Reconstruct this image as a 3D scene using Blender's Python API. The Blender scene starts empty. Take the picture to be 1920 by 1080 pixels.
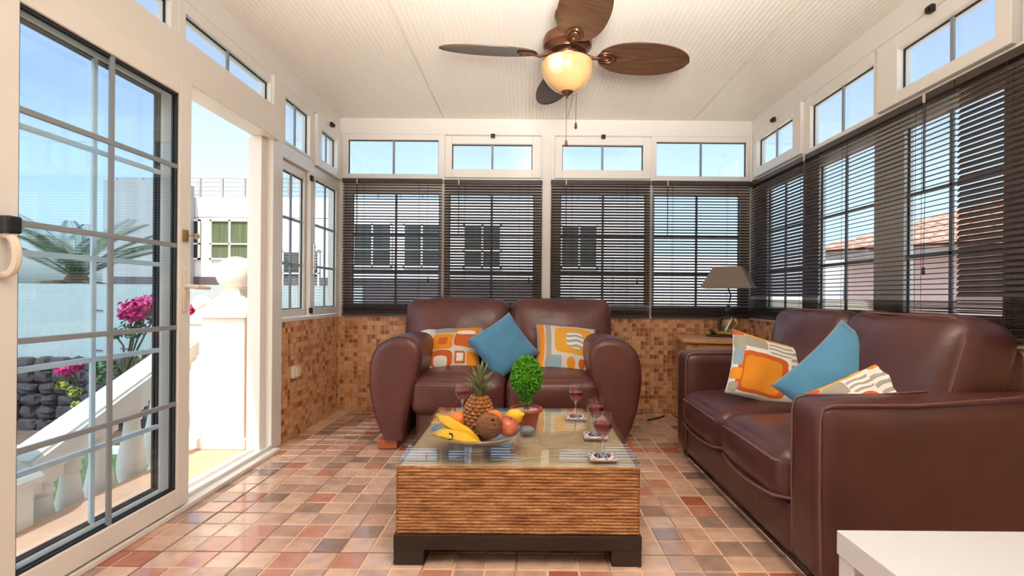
import bpy, bmesh, math, random
from mathutils import Vector, Matrix, Euler, noise
random.seed(7)
PI = math.pi
S = bpy.context.scene
COL = S.collection

# ---------------------------------------------------------------- camera, world, sun, exposure
F, CAMH, ROLL = 930.0, 0.948, 0.008           # focal length in pixels of a 1920 wide frame, eye height
cam_d = bpy.data.cameras.new('camera'); cam = bpy.data.objects.new('camera', cam_d); COL.objects.link(cam)
cam_d.sensor_width = 36.0; cam_d.lens = F / 1920 * 36.0
cam_d.shift_x = -30 / 1920; cam_d.shift_y = 15 / 1920
cam_d.clip_start = 0.02; cam_d.clip_end = 400
cam.matrix_world = Matrix.Translation((0, 0, CAMH)) @ Matrix.Rotation(PI / 2, 4, 'X') @ Matrix.Rotation(ROLL, 4, 'Z')
S.camera = cam

W = bpy.data.worlds.new('sky'); S.world = W; W.use_nodes = True
wn = W.node_tree.nodes; wl = W.node_tree.links
sky = wn.new('ShaderNodeTexSky'); sky.sky_type = 'NISHITA'; sky.sun_disc = False
sky.sun_elevation = math.radians(58); sky.sun_rotation = math.radians(195); sky.air_density = 1.0; sky.dust_density = 2.5; sky.ozone_density = 1.2
hsv = wn.new('ShaderNodeHueSaturation'); hsv.inputs['Saturation'].default_value = 0.68
wl.new(sky.outputs[0], hsv.inputs['Color']); wl.new(hsv.outputs[0], wn['Background'].inputs[0]); wn['Background'].inputs[1].default_value = 0.162

sun_d = bpy.data.lights.new('sun', 'SUN'); sun = bpy.data.objects.new('sun', sun_d); COL.objects.link(sun)
sun_d.energy = 2.4; sun_d.angle = math.radians(0.6); sun_d.color = (1.0, 0.95, 0.87)
el, az = math.radians(60), math.radians(12)          # travels mostly along +Y, slightly to +X
sdir = Vector((math.cos(el) * math.sin(az), math.cos(el) * math.cos(az), -math.sin(el)))
sun.rotation_euler = sdir.to_track_quat('-Z', 'Y').to_euler()
sun.location = (0, -3, 8)

S.view_settings.view_transform = 'Standard'; S.view_settings.look = 'None'
S.view_settings.gamma = 1.0; S.view_settings.use_curve_mapping = False
S.view_settings.exposure = 1.02

# added fill light with no lamp body, behind the camera, brightening the ceiling
ld = bpy.data.lights.new('added_ceiling_fill', 'AREA'); lo = bpy.data.objects.new('added_ceiling_fill', ld); COL.objects.link(lo)
ld.shape = 'DISK'; ld.size = 0.6; ld.energy = 41; ld.color = (1.0, 0.965, 0.92); ld.spread = math.radians(78)
lo.location = (0.15, -0.45, 1.15); lo.rotation_euler = (math.radians(132), 0, 0)

# ---------------------------------------------------------------- helpers
def lin(r, g, b):
    f = lambda c: (c / 255 / 12.92) if c / 255 <= 0.04045 else ((c / 255 + 0.055) / 1.055) ** 2.4
    return (f(r), f(g), f(b), 1)

def newmat(name):
    m = bpy.data.materials.new(name); m.use_nodes = True
    return m, m.node_tree.nodes, m.node_tree.links, m.node_tree.nodes['Principled BSDF']

def sc(c, k): return (min(c[0] * k, 1), min(c[1] * k, 1), min(c[2] * k, 1), 1)

def mat(name, col, rough=0.5, metal=0.0, spec=0.5, nz=None, bump=None, stretch=(1, 1, 1), coat=0, col2=None, sheen=0, sub=None):
    """principled with optional noise colour (scale, amount) and noise bump (scale, strength)"""
    m, n, l, p = newmat(name)
    p.inputs['Base Color'].default_value = col
    p.inputs['Roughness'].default_value = rough; p.inputs['Metallic'].default_value = metal
    p.inputs['Specular IOR Level'].default_value = spec; p.inputs['Coat Weight'].default_value = coat
    if sheen: p.inputs['Sheen Weight'].default_value = sheen
    if nz or bump:
        tc = n.new('ShaderNodeTexCoord'); mp = n.new('ShaderNodeMapping'); mp.inputs['Scale'].default_value = stretch
        l.new(tc.outputs['Object'], mp.inputs[0])
    if nz:
        t = n.new('ShaderNodeTexNoise'); t.inputs['Scale'].default_value = nz[0]; t.inputs['Detail'].default_value = 5
        l.new(mp.outputs[0], t.inputs['Vector'])
        r = n.new('ShaderNodeValToRGB'); r.color_ramp.elements[0].position = 0.3; r.color_ramp.elements[1].position = 0.7
        r.color_ramp.elements[0].color = sc(col, 1 - nz[1]); r.color_ramp.elements[1].color = col2 or sc(col, 1 + nz[1])
        l.new(t.outputs[0], r.inputs[0]); l.new(r.outputs[0], p.inputs['Base Color'])
    if bump:
        t = n.new('ShaderNodeTexNoise'); t.inputs['Scale'].default_value = bump[0]; t.inputs['Detail'].default_value = 4
        l.new(mp.outputs[0], t.inputs['Vector'])
        b = n.new('ShaderNodeBump'); b.inputs['Strength'].default_value = bump[1]; b.inputs['Distance'].default_value = bump[2] if len(bump) > 2 else 0.004
        l.new(t.outputs[0], b.inputs['Height']); l.new(b.outputs[0], p.inputs['Normal'])
    return m

def glassmat(name, tint, ior=1.45, gl=1.0):
    """thin clear pane: see-through tint plus a Fresnel mirror"""
    m, n, l, p = newmat(name); n.remove(p)
    out = n['Material Output']
    t = n.new('ShaderNodeBsdfTransparent'); t.inputs[0].default_value = tint
    g = n.new('ShaderNodeBsdfGlossy'); g.inputs['Roughness'].default_value = 0.0; g.inputs[0].default_value = (gl, gl, gl, 1)
    f = n.new('ShaderNodeFresnel')
    ge = n.new('ShaderNodeNewGeometry'); mr = n.new('ShaderNodeMapRange'); mr.inputs[3].default_value = ior; mr.inputs[4].default_value = 1 / ior
    l.new(ge.outputs['Backfacing'], mr.inputs[0]); l.new(mr.outputs[0], f.inputs[0])      # same reflectance from either side of the pane
    mx = n.new('ShaderNodeMixShader'); l.new(f.outputs[0], mx.inputs[0]); l.new(t.outputs[0], mx.inputs[1]); l.new(g.outputs[0], mx.inputs[2])
    l.new(mx.outputs[0], out.inputs[0])
    return m

def cellmat(name, size, origin, stops, rough, spec, nzs, nza, bump=None, coat=0):
    """each tile takes one colour from its own place in the grid"""
    m, n, l, p = newmat(name)
    g = n.new('ShaderNodeNewGeometry')
    a = n.new('ShaderNodeVectorMath'); a.operation = 'SUBTRACT'; a.inputs[1].default_value = origin
    b = n.new('ShaderNodeVectorMath'); b.operation = 'DIVIDE'; b.inputs[1].default_value = (size,) * 3
    c = n.new('ShaderNodeVectorMath'); c.operation = 'FLOOR'
    l.new(g.outputs['Position'], a.inputs[0]); l.new(a.outputs[0], b.inputs[0]); l.new(b.outputs[0], c.inputs[0])
    w = n.new('ShaderNodeTexWhiteNoise'); w.noise_dimensions = '3D'; l.new(c.outputs[0], w.inputs['Vector'])
    r = n.new('ShaderNodeValToRGB'); r.color_ramp.interpolation = 'CONSTANT'
    while len(r.color_ramp.elements) < len(stops): r.color_ramp.elements.new(0.5)
    for e, (pos, colr) in zip(r.color_ramp.elements, stops): e.position = pos; e.color = colr
    l.new(w.outputs['Value'], r.inputs[0])
    t = n.new('ShaderNodeTexNoise'); t.inputs['Scale'].default_value = nzs; t.inputs['Detail'].default_value = 5
    l.new(g.outputs['Position'], t.inputs['Vector'])
    rr = n.new('ShaderNodeMapRange'); rr.inputs[1].default_value = 0.3; rr.inputs[2].default_value = 0.7; rr.inputs[3].default_value = 1 - nza; rr.inputs[4].default_value = 1 + nza
    l.new(t.outputs[0], rr.inputs[0])
    mu = n.new('ShaderNodeVectorMath'); mu.operation = 'SCALE'; l.new(r.outputs[0], mu.inputs[0]); l.new(rr.outputs[0], mu.inputs['Scale'])
    l.new(mu.outputs[0], p.inputs['Base Color'])
    p.inputs['Roughness'].default_value = rough; p.inputs['Specular IOR Level'].default_value = spec; p.inputs['Coat Weight'].default_value = coat
    if bump:
        bb = n.new('ShaderNodeBump'); bb.inputs['Strength'].default_value = bump; bb.inputs['Distance'].default_value = 0.002
        l.new(t.outputs[0], bb.inputs['Height']); l.new(bb.outputs[0], p.inputs['Normal'])
    return m

def printmat(name, base, shapes, rough=0.85):
    """woven cotton print: superellipse blocks (cu,cv,w,h,power,colour[,stripes colour, count]) over uv"""
    m, n, l, p = newmat(name); p.inputs['Roughness'].default_value = rough; p.inputs['Sheen Weight'].default_value = 0.15
    tc = n.new('ShaderNodeTexCoord'); sp = n.new('ShaderNodeSeparateXYZ')
    nz = n.new('ShaderNodeTexNoise'); nz.inputs['Scale'].default_value = 6
    ad = n.new('ShaderNodeVectorMath'); ad.operation = 'MULTIPLY_ADD'; ad.inputs[1].default_value = (0.03, 0.03, 0); l.new(tc.outputs['UV'], nz.inputs['Vector'])
    l.new(nz.outputs['Color'], ad.inputs[0]); l.new(tc.outputs['UV'], ad.inputs[2]); l.new(ad.outputs[0], sp.inputs[0])
    def mth(op, a, b):
        x = n.new('ShaderNodeMath'); x.operation = op
        for i, v in enumerate((a, b)):
            if v is None: continue
            if isinstance(v, (int, float)): x.inputs[i].default_value = v
            else: l.new(v, x.inputs[i])
        return x.outputs[0]
    rgb = n.new('ShaderNodeRGB'); rgb.outputs[0].default_value = base; cur = rgb.outputs[0]
    for s in shapes:
        cu, cv, w, h, pw, colr = s[:6]
        a = mth('POWER', mth('DIVIDE', mth('ABSOLUTE', mth('SUBTRACT', sp.outputs[0], cu + 0.015), None), w), pw)
        b = mth('POWER', mth('DIVIDE', mth('ABSOLUTE', mth('SUBTRACT', sp.outputs[1], cv + 0.015), None), h), pw)
        k = mth('LESS_THAN', mth('ADD', a, b), 1.0)
        if len(s) > 6:
            ph = mth('ADD', mth('MULTIPLY', sp.outputs[1], s[6] * 2 * PI), mth('MULTIPLY', mth('SINE', mth('MULTIPLY', sp.outputs[0], 26.0), None), 0.7))
            k = mth('MULTIPLY', k, mth('GREATER_THAN', mth('SINE', ph, None), 0.1))
        mx = n.new('ShaderNodeMix'); mx.data_type = 'RGBA'; l.new(k, mx.inputs[0]); l.new(cur, mx.inputs[6]); mx.inputs[7].default_value = colr
        cur = mx.outputs[2]
    l.new(cur, p.inputs['Base Color'])
    return m

def link(o, parent=None):
    COL.objects.link(o)
    if parent is not None: o.parent = parent
    return o

def tag(o, label, cat=None, group=None, kind=None):
    o['label'] = label
    if cat: o['category'] = cat
    if group: o['group'] = group
    if kind: o['kind'] = kind
    return o

def thing(name, label, cat, loc=(0, 0, 0), rz=0.0, group=None):
    o = link(bpy.data.objects.new(name, None)); o.location = loc; o.rotation_euler = (0, 0, rz); o.empty_display_size = 0.05
    return tag(o, label, cat, group)

def mesh(name, verts, faces, m, parent=None, smooth=False, M=None, uv=None):
    me = bpy.data.meshes.new(name)
    if M is not None: verts = [M @ Vector(v) for v in verts]
    me.from_pydata([tuple(v) for v in verts], [], faces); me.update()
    me.materials.append(m)
    if smooth: me.polygons.foreach_set('use_smooth', [True] * len(me.polygons))
    return link(bpy.data.objects.new(name, me), parent)

class MB:
    """collects boxes, tubes, lathes and lofts, then becomes one mesh object"""
    def __init__(s): s.v = []; s.f = []
    def add(s, verts, faces, M=None):
        k = len(s.v)
        s.v += [tuple(M @ Vector(v)) if M is not None else tuple(v) for v in verts]
        s.f += [tuple(i + k for i in f) for f in faces]; return s
    def box(s, lo, hi, M=None, bev=0.0):
        x0, y0, z0 = [min(a, b) for a, b in zip(lo, hi)]; x1, y1, z1 = [max(a, b) for a, b in zip(lo, hi)]
        b = min(bev, (x1 - x0) * .45, (y1 - y0) * .45, (z1 - z0) * .45)
        if b <= 0:
            v = [(x, y, z) for x in (x0, x1) for y in (y0, y1) for z in (z0, z1)]
            f = [(0, 1, 3, 2), (4, 6, 7, 5), (0, 4, 5, 1), (2, 3, 7, 6), (0, 2, 6, 4), (1, 5, 7, 3)]
            return s.add(v, f, M)
        bm = bmesh.new(); bmesh.ops.create_cube(bm, size=1.0)
        for q in bm.verts: q.co = ((x0 + x1) / 2 + q.co.x * (x1 - x0), (y0 + y1) / 2 + q.co.y * (y1 - y0), (z0 + z1) / 2 + q.co.z * (z1 - z0))
        bmesh.ops.bevel(bm, geom=list(bm.edges), offset=b, segments=2, profile=0.5, affect='EDGES')
        bm.verts.index_update()
        s.add([q.co.copy() for q in bm.verts], [[q.index for q in f.verts] for f in bm.faces], M); bm.free(); return s
    def lathe(s, prof, seg=24, M=None, cap=True, start=0.0):
        v = []; f = []
        for r, z in prof:
            for k in range(seg): a = start + 2 * PI * k / seg; v.append((r * math.cos(a), r * math.sin(a), z))
        for i in range(len(prof) - 1):
            for k in range(seg): k2 = (k + 1) % seg; f.append((i * seg + k, i * seg + k2, (i + 1) * seg + k2, (i + 1) * seg + k))
        if cap:
            f.append(tuple(reversed(range(seg)))); f.append(tuple(range((len(prof) - 1) * seg, len(prof) * seg)))
        return s.add(v, f, M)
    def loft(s, rings, M=None, cap=True, closed=False):
        n = len(rings[0]); v = [p for r in rings for p in r]; f = []
        R = len(rings)
        for i in range(R if closed else R - 1):
            j = (i + 1) % R
            for k in range(n): k2 = (k + 1) % n; f.append((i * n + k, i * n + k2, j * n + k2, j * n + k))
        if cap and not closed:
            f.append(tuple(reversed(range(n)))); f.append(tuple(range((R - 1) * n, R * n)))
        return s.add(v, f, M)
    def tube(s, pts, r, seg=8, M=None, closed=False):
        pts = [Vector(p) for p in pts]; rings = []; N = len(pts); up = Vector((0, 0, 1))
        prev = None
        for i, p in enumerate(pts):
            if closed: t = (pts[(i + 1) % N] - pts[i - 1])
            else: t = pts[min(i + 1, N - 1)] - pts[max(i - 1, 0)]
            t.normalize()
            if prev is None: a = t.cross(up if abs(t.z) < .9 else Vector((1, 0, 0))).normalized()
            else: a = (prev - t * prev.dot(t)).normalized()
            prev = a; b = t.cross(a); rr = r[i] if isinstance(r, (list, tuple)) else r
            rings.append([p + (a * math.cos(2 * PI * k / seg) + b * math.sin(2 * PI * k / seg)) * rr for k in range(seg)])
        return s.loft(rings, M, closed=closed)
    def ell(s, c, r, seg=16, M=None, rot=None):
        v = []; f = []; rows = seg // 2
        for i in range(rows + 1):
            th = PI * i / rows
            for k in range(seg):
                q = Vector((r[0] * math.sin(th) * math.cos(2 * PI * k / seg), r[1] * math.sin(th) * math.sin(2 * PI * k / seg), -r[2] * math.cos(th)))
                if rot is not None: q = rot @ q
                v.append(q + Vector(c))
        for i in range(rows):
            for k in range(seg): k2 = (k + 1) % seg; f.append((i * seg + k, i * seg + k2, (i + 1) * seg + k2, (i + 1) * seg + k))
        return s.add(v, f, M)
    def build(s, name, m, parent=None, smooth=False, sharp=None):
        o = mesh(name, s.v, s.f, m, parent, smooth)
        if smooth:
            bm = bmesh.new(); bm.from_mesh(o.data); bmesh.ops.remove_doubles(bm, verts=bm.verts, dist=1e-6); bmesh.ops.recalc_face_normals(bm, faces=bm.faces)
            bm.to_mesh(o.data); bm.free()
            o.data.set_sharp_from_angle(angle=math.radians(sharp or 40))
        return o

def soft(size, r, puff=(0, 0, 0), n=14, wob=0.0, wsc=6.0, seed=0, M=None):
    """rounded, puffed upholstery box centred on the origin -> verts, faces"""
    h = [q / 2 for q in size]; verts = {}; V = []; Fc = []
    def pt(p):
        key = tuple(round(q, 5) for q in p)
        if key in verts: return verts[key]
        q = [a * b for a, b in zip(p, h)]; rr = [min(r, a * .98) for a in h]
        inn = [max(-(a - b), min(a - b, c)) for a, b, c in zip(h, rr, q)]
        d = Vector([(a - b) / c for a, b, c in zip(q, inn, rr)])
        if d.length > 0: d.normalize()
        o = Vector([a + b * c for a, b, c in zip(inn, d, rr)])
        for k in range(3):
            a, b = (k + 1) % 3, (k + 2) % 3
            o[k] += puff[k] * p[k] * (1 - p[a] ** 2) * (1 - p[b] ** 2)
        if wob: o += Vector(d) * (noise.noise(o * wsc + Vector((seed * 7.3, seed * 3.1, 0))) * wob)
        verts[key] = len(V); V.append(o); return verts[key]
    T = [math.sin((-1 + 2 * i / n) * PI / 2) for i in range(n + 1)]
    for ax in range(3):
        for sg in (-1, 1):
            for i in range(n):
                for j in range(n):
                    def P(a, b):
                        p = [0, 0, 0]; p[ax] = sg; p[(ax + 1) % 3] = T[a]; p[(ax + 2) % 3] = T[b]; return pt(p)
                    q = [P(i, j), P(i + 1, j), P(i + 1, j + 1), P(i, j + 1)]
                    Fc.append(tuple(q) if sg > 0 else tuple(reversed(q)))
    if M is not None: V = [M @ v for v in V]
    return V, Fc

def softobj(name, m, parent, centre, size, r, puff=(0, 0, 0), n=14, wob=0.0, wsc=6.0, seed=0, rot=None):
    M = Matrix.Translation(centre) @ (rot.to_4x4() if rot is not None else Matrix.Identity(4))
    V, Fc = soft(size, r, puff, n, wob, wsc, seed, M)
    return mesh(name, V, Fc, m, parent, True)

def rloop(w, h, r, n=5):
    """rounded rectangle loop in xy"""
    out = []
    for cx, cy, a0 in ((w / 2 - r, h / 2 - r, 0), (-w / 2 + r, h / 2 - r, PI / 2), (-w / 2 + r, -h / 2 + r, PI), (w / 2 - r, -h / 2 + r, 1.5 * PI)):
        for k in range(n + 1): a = a0 + PI / 2 * k / n; out.append((cx + r * math.cos(a), cy + r * math.sin(a), 0))
    return out

def densify(pts, n=3):
    out = []
    for i, p in enumerate(pts):
        q = pts[(i + 1) % len(pts)]
        for k in range(n): out.append(tuple(Vector(p).lerp(Vector(q), k / n)))
    return out

# ---------------------------------------------------------------- materials
WHITE = mat('white_aluminium', lin(235, 231, 224), 0.22, spec=0.5)
WHITE_OUT = mat('white_paint_outdoors', lin(240, 232, 220), 0.6)
CEIL = mat('ceiling_panel_paint', lin(242, 233, 220), 0.35, nz=(1.2, 0.03))
GREYBAR = mat('glazing_bar_grey', lin(140, 146, 150), 0.35)
WHITEBAR = mat('glazing_bar_white', lin(225, 235, 238), 0.4)
GASKET = mat('black_rubber_gasket', lin(35, 32, 32), 0.6)
GLASS = glassmat('window_glass', (0.88, 0.945, 0.985, 1), 1.45)
LEATHER = mat('burgundy_leather', lin(100, 56, 49), 0.36, spec=0.55, nz=(5, 0.18), bump=(11, 0.42, 0.012))
LEATHER2 = mat('brown_leather', lin(83, 46, 42), 0.36, spec=0.6, nz=(5, 0.18), bump=(10, 0.42, 0.012))
PIPING = mat('leather_piping', lin(120, 78, 70), 0.35)
BLIND = mat('dark_wood_slat', lin(66, 54, 48), 0.42, nz=(14, 0.2), stretch=(1, 1, 8))
BLINDCORD = mat('blind_cord', lin(70, 62, 56), 0.8)
CORDW = mat('white_cord_cleat', lin(215, 205, 195), 0.5)
DARKWOOD = mat('dark_stained_wood', lin(48, 34, 30), 0.4, nz=(12, 0.3), stretch=(1, 8, 8), bump=(40, 0.1))
PINE = mat('pine_wood', lin(205, 145, 95), 0.45, nz=(7, 0.22), stretch=(1.5, 10, 10), bump=(50, 0.08))
TERRA = mat('terracotta_pot', lin(165, 84, 58), 0.55, nz=(10, 0.1))
CHROME = mat('chrome', lin(225, 225, 225), 0.12, metal=1.0)
BRONZE = mat('antique_bronze', lin(110, 72, 52), 0.3, metal=0.75, nz=(9, 0.2))
BLADE = mat('fan_blade_wood', lin(86, 60, 44), 0.38, nz=(9, 0.35), stretch=(1.2, 12, 1))
BLACK = mat('black_plastic', lin(28, 26, 26), 0.4)
CREAM = mat('cream_plastic', lin(230, 218, 198), 0.35)
BRASS = mat('brass', lin(180, 145, 95), 0.3, metal=0.8)
WHITELAC = mat('white_lacquer', lin(214, 214, 217), 0.3)
BLUEC = mat('blue_velvet', lin(78, 142, 176), 0.75, nz=(5, 0.1), bump=(30, 0.15), sheen=0.4)

# ---------------------------------------------------------------- room constants
XL, XR, YB, ZC = -1.55, 1.825, 4.06, 2.391
Y0 = -1.0                                    # the room goes on a little behind the camera
H = CAMH
TS = 0.1085; TX, TY = -0.0337, 1.825         # floor tile pitch and phase

GROUT = mat('floor_grout', lin(226, 190, 160), 0.7)
FT = cellmat('terracotta_floor_tile', TS, (TX, TY, -0.05),
             [(0, lin(224, 188, 162)), (0.26, lin(214, 173, 150)), (0.46, lin(198, 163, 142)), (0.62, lin(174, 144, 127)), (0.76, lin(204, 142, 117)), (0.88, lin(182, 106, 82)), (0.94, lin(154, 124, 109))],
             0.15, 0.7, 16, 0.16, 0.12, coat=.5)
MZ = 0.0367
MT = cellmat('mosaic_wall_tile', MZ, (XL - 0.0183, YB - 0.0183, 0.0),
             [(0, lin(226, 174, 126)), (0.30, lin(216, 160, 112)), (0.52, lin(204, 142, 96)), (0.68, lin(184, 118, 78)), (0.80, lin(156, 92, 60)), (0.90, lin(230, 186, 142))],
             0.28, 0.5, 60, 0.1)
MGROUT = mat('mosaic_grout', lin(234, 190, 148), 0.7)

# ---------------------------------------------------------------- floor
fb = MB().box((XL - 0.02, Y0, -0.12), (XR + 0.1, YB + 0.08, -0.003))
floor = fb.build('floor', GROUT); tag(floor, 'terracotta tiled sunroom floor laid in a small square grid', 'floor', kind='structure')

def tile_verts(x0, y0, x1, y1, zt, zb, e):
    v = [(x0, y0, zb), (x1, y0, zb), (x1, y1, zb), (x0, y1, zb), (x0 + e, y0 + e, zt), (x1 - e, y0 + e, zt), (x1 - e, y1 - e, zt), (x0 + e, y1 - e, zt)]
    f = [(4, 5, 6, 7), (0, 1, 5, 4), (1, 2, 6, 5), (2, 3, 7, 6), (3, 0, 4, 7)]
    return v, f
g = 0.0035
tv, tf = tile_verts(g, g, TS - g, TS - g, 0.0, -0.004, 0.0025)
tme = bpy.data.meshes.new('tile'); tme.from_pydata(tv, [], tf); tme.materials.append(FT)
cells = []
for i in range(-16, 19):
    for j in range(-28, 22):
        x, y = TX + i * TS, TY + j * TS
        if x + TS < XL or x > XR or y + TS > YB + 0.08 or y < Y0: continue
        cx, cy = x + TS / 2, y + TS / 2
        seen = cy > 1.62 and cx > -1.52 and abs(cx / cy - 0) < 1.12
        if -0.44 < cx < 0.38 and 1.80 < cy < 2.60: seen = False
        if cx > 0.97 and cy < 3.2: seen = False
        if -0.95 < cx < 0.68 and cy > 3.12: seen = False
        cells.append((0 if seen else 1, cy, i, j, x, y))
cells.sort()
rest = MB()
for k, (s, cy, i, j, x, y) in enumerate(cells):
    big = (i % 3 == 0), (j % 3 == 0)
    if k < 300 and s == 0:
        o = link(bpy.data.objects.new('tile', tme), floor); o.location = (x, y, 0)
    else:
        v, f = tile_verts(x + g, y + g, x + TS - g, y + TS - g, 0.0, -0.004, 0.0025)
        x1 = x + TS
        if x < XL + 0.0 : continue
        rest.add(v, f)
o = rest.build('tile_field', FT, floor); o['kind'] = 'stuff'
# the darker joints between the cast slabs of three by three squares
JOINT = mat('dark_slab_joint', lin(120, 92, 76), 0.8)
jb = MB()
for i in range(-15, 18, 3):
    x = TX + i * TS
    if XL < x < XR: jb.box((x - 0.0013, Y0, -0.0032), (x + 0.0013, YB, -0.0016))
for j in range(-27, 21, 3):
    y = TY + j * TS
    if Y0 < y < YB: jb.box((XL, y - 0.0013, -0.0032), (XR, y + 0.0013, -0.0016))
jb.build('joint_line', JOINT, floor)

# ---------------------------------------------------------------- ceiling
cb = MB().box((XL - 0.32, Y0, ZC + 0.012), (XR + 0.3, YB + 0.35, ZC + 0.09))
ceiling = cb.build('ceiling', CEIL); tag(ceiling, 'cream ceiling of ribbed insulated roof panels', 'ceiling', kind='structure')
def ceil_panel(x0, x1):
    prof = []; x = x0; p = 0.029
    prof.append((x0, ZC + 0.012)); prof.append((x0 + 0.002, ZC))
    k = x0 + p
    while k < x1 - p * .5:
        prof += [(k - 0.0035, ZC), (k, ZC + 0.0028), (k + 0.0035, ZC)]; k += p
    prof += [(x1 - 0.002, ZC), (x1, ZC + 0.012)]
    v = []; f = []
    for q in prof: v += [(q[0], Y0, q[1]), (q[0], YB + 0.07, q[1])]
    for i in range(len(prof) - 1): f.append((2 * i, 2 * i + 1, 2 * i + 3, 2 * i + 2))
    return mesh('ceiling_panel', v, f, CEIL, ceiling)
for a, b in ((XL - 0.09, -0.703), (-0.697, 0.307), (0.313, 1.327), (1.333, XR + 0.09)): ceil_panel(a, b)

# ---------------------------------------------------------------- tiled dado walls
SILL = 0.772
def mosaic(name, parent, u0, u1, z0, z1, side):
    b = MB(); gg = 0.0022
    nu0 = math.floor(u0 / MZ); nu1 = math.ceil(u1 / MZ); nz1 = math.ceil(z1 / MZ)
    for i in range(nu0, nu1):
        for k in range(0, nz1):
            ua, ub = max(i * MZ + gg, u0), min((i + 1) * MZ - gg, u1); za, zb = k * MZ + gg, min((k + 1) * MZ - gg, z1)
            if ub - ua < 0.004 or zb - za < 0.004: continue
            t, e = 0.003 + random.random() * 0.0008, 0.0015
            q = [(ua, 0, za), (ub, 0, za), (ub, 0, zb), (ua, 0, zb), (ua + e, t, za + e), (ub - e, t, za + e), (ub - e, t, zb - e), (ua + e, t, zb - e)]
            if side == 'back': v = [(x, YB - 0.001 - y, z) for x, y, z in q]
            elif side == 'left': v = [(XL + 0.001 + y, x, z) for x, y, z in q]
            else: v = [(XR - 0.001 - y, x, z) for x, y, z in q]
            f = [(4, 5, 6, 7), (0, 1, 5, 4), (1, 2, 6, 5), (2, 3, 7, 6), (3, 0, 4, 7)]
            b.add(v, f)
    o = b.build(name, MT, parent); o['kind'] = 'stuff'
wb = MB().box((XL - 0.09, YB, -0.3), (XR + 0.09, YB + 0.09, SILL - 0.004)).build('wall_back', MGROUT); tag(wb, 'low mosaic tiled wall under the back windows', 'wall', kind='structure')
mosaic('mosaic_field', wb, XL + 0.004, XR - 0.004, 0, SILL - 0.004, 'back')
wlft = MB().box((XL - 0.09, 3.035, -0.3), (XL, YB, SILL - 0.004)).build('wall_left', MGROUT); tag(wlft, 'low mosaic tiled wall beside the terrace door', 'wall', kind='structure')
mosaic('mosaic_field', wlft, 3.04, YB - 0.004, 0, SILL - 0.004, 'left')
EDGE = mat('brown_tile_edge', lin(120, 74, 52), 0.5)
MB().box((XL - 0.09, 3.02, 0.0), (XL + 0.006, 3.036, SILL - 0.002), bev=0.002).build('edge_strip', EDGE, wlft)
wr = MB().box((XR, Y0, -0.3), (XR + 0.09, YB, SILL - 0.004)).build('wall_right', MGROUT); tag(wr, 'low mosaic tiled wall behind the large sofa', 'wall', kind='structure')
mosaic('mosaic_field', wr, 2.2, YB - 0.004, 0, SILL - 0.004, 'right')

# ---------------------------------------------------------------- aluminium frame of the sunroom
def mapw(side, a, b, z):
    """a along the wall, b outwards from the inner face"""
    if side == 'back': return (a, YB + b, z)
    if side == 'left': return (XL - b, a, z)
    return (XR + b, a, z)
ntrim = [0]
def trim(side, a0, a1, z0, z1, b0, b1, label, bev=0.004):
    ntrim[0] += 1
    o = MB().box(mapw(side, a0, b0, z0), mapw(side, a1, b1, z1), bev=bev).build('trim_%d' % ntrim[0], WHITE)
    return tag(o, label, 'trim', kind='structure')

nwin = [0]
def window(side, out, gl, vm=(), hm=(), b0=0.0, b1=0.06, handle=False, label='', bars=GREYBAR, name=None, gasket=True, split=None):
    a0, a1, z0, z1 = out; g0, g1, h0, h1 = gl
    fr = MB()
    for lo, hi in (((a0, z0), (g0, z1)), ((g1, z0), (a1, z1)), ((g0, z0), (g1, h0)), ((g0, h1), (g1, z1))):
        fr.box(mapw(side, lo[0], b0, lo[1]), mapw(side, hi[0], b1, hi[1]), bev=0.003)
    if name is None:
        nwin[0] += 1; name = 'window_%d' % nwin[0]
    f = fr.build(name, WHITE); tag(f, label, 'window', kind='structure')
    bm_ = (b0 + b1) / 2
    MB().box(mapw(side, g0, bm_ + .003, h0), mapw(side, g1, bm_ + 0.009, h1)).build('pane', GLASS, f)
    if gasket:
        q = MB(); t = 0.006
        for lo, hi in (((g0, h0), (g0 + t, h1)), ((g1 - t, h0), (g1, h1)), ((g0, h0), (g1, h0 + t)), ((g0, h1 - t), (g1, h1))):
            q.box(mapw(side, lo[0], bm_ - 0.006, lo[1]), mapw(side, hi[0], bm_ + 0.002, hi[1]))
        q.build('gasket', GASKET, f)
    w = 0.009
    for a in vm: MB().box(mapw(side, a - w, bm_ - 0.012, h0), mapw(side, a + w, bm_ - 0.001, h1), bev=.002).build('glazing_bar', bars, f)
    for z in hm: MB().box(mapw(side, g0, bm_ - 0.012, z - w), mapw(side, g1, bm_ - 0.001, z + w), bev=.002).build('glazing_bar', bars, f)
    if handle:
        am = (a0 + a1) / 2
        MB().box(mapw(side, am - 0.017, b0 - 0.022, z1 - 0.018), mapw(side, am + 0.017, b0, z1 + 0.016), bev=.004).box(mapw(side, am - 0.006, b0 - 0.035, z1 - 0.02), mapw(side, am + 0.006, b0 - 0.02, z1 + 0.004), bev=.002).build('latch', BLACK, f)
    return f

PXB = YB / F
def bx(px): return (px - 990) * PXB + 0.0
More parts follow.
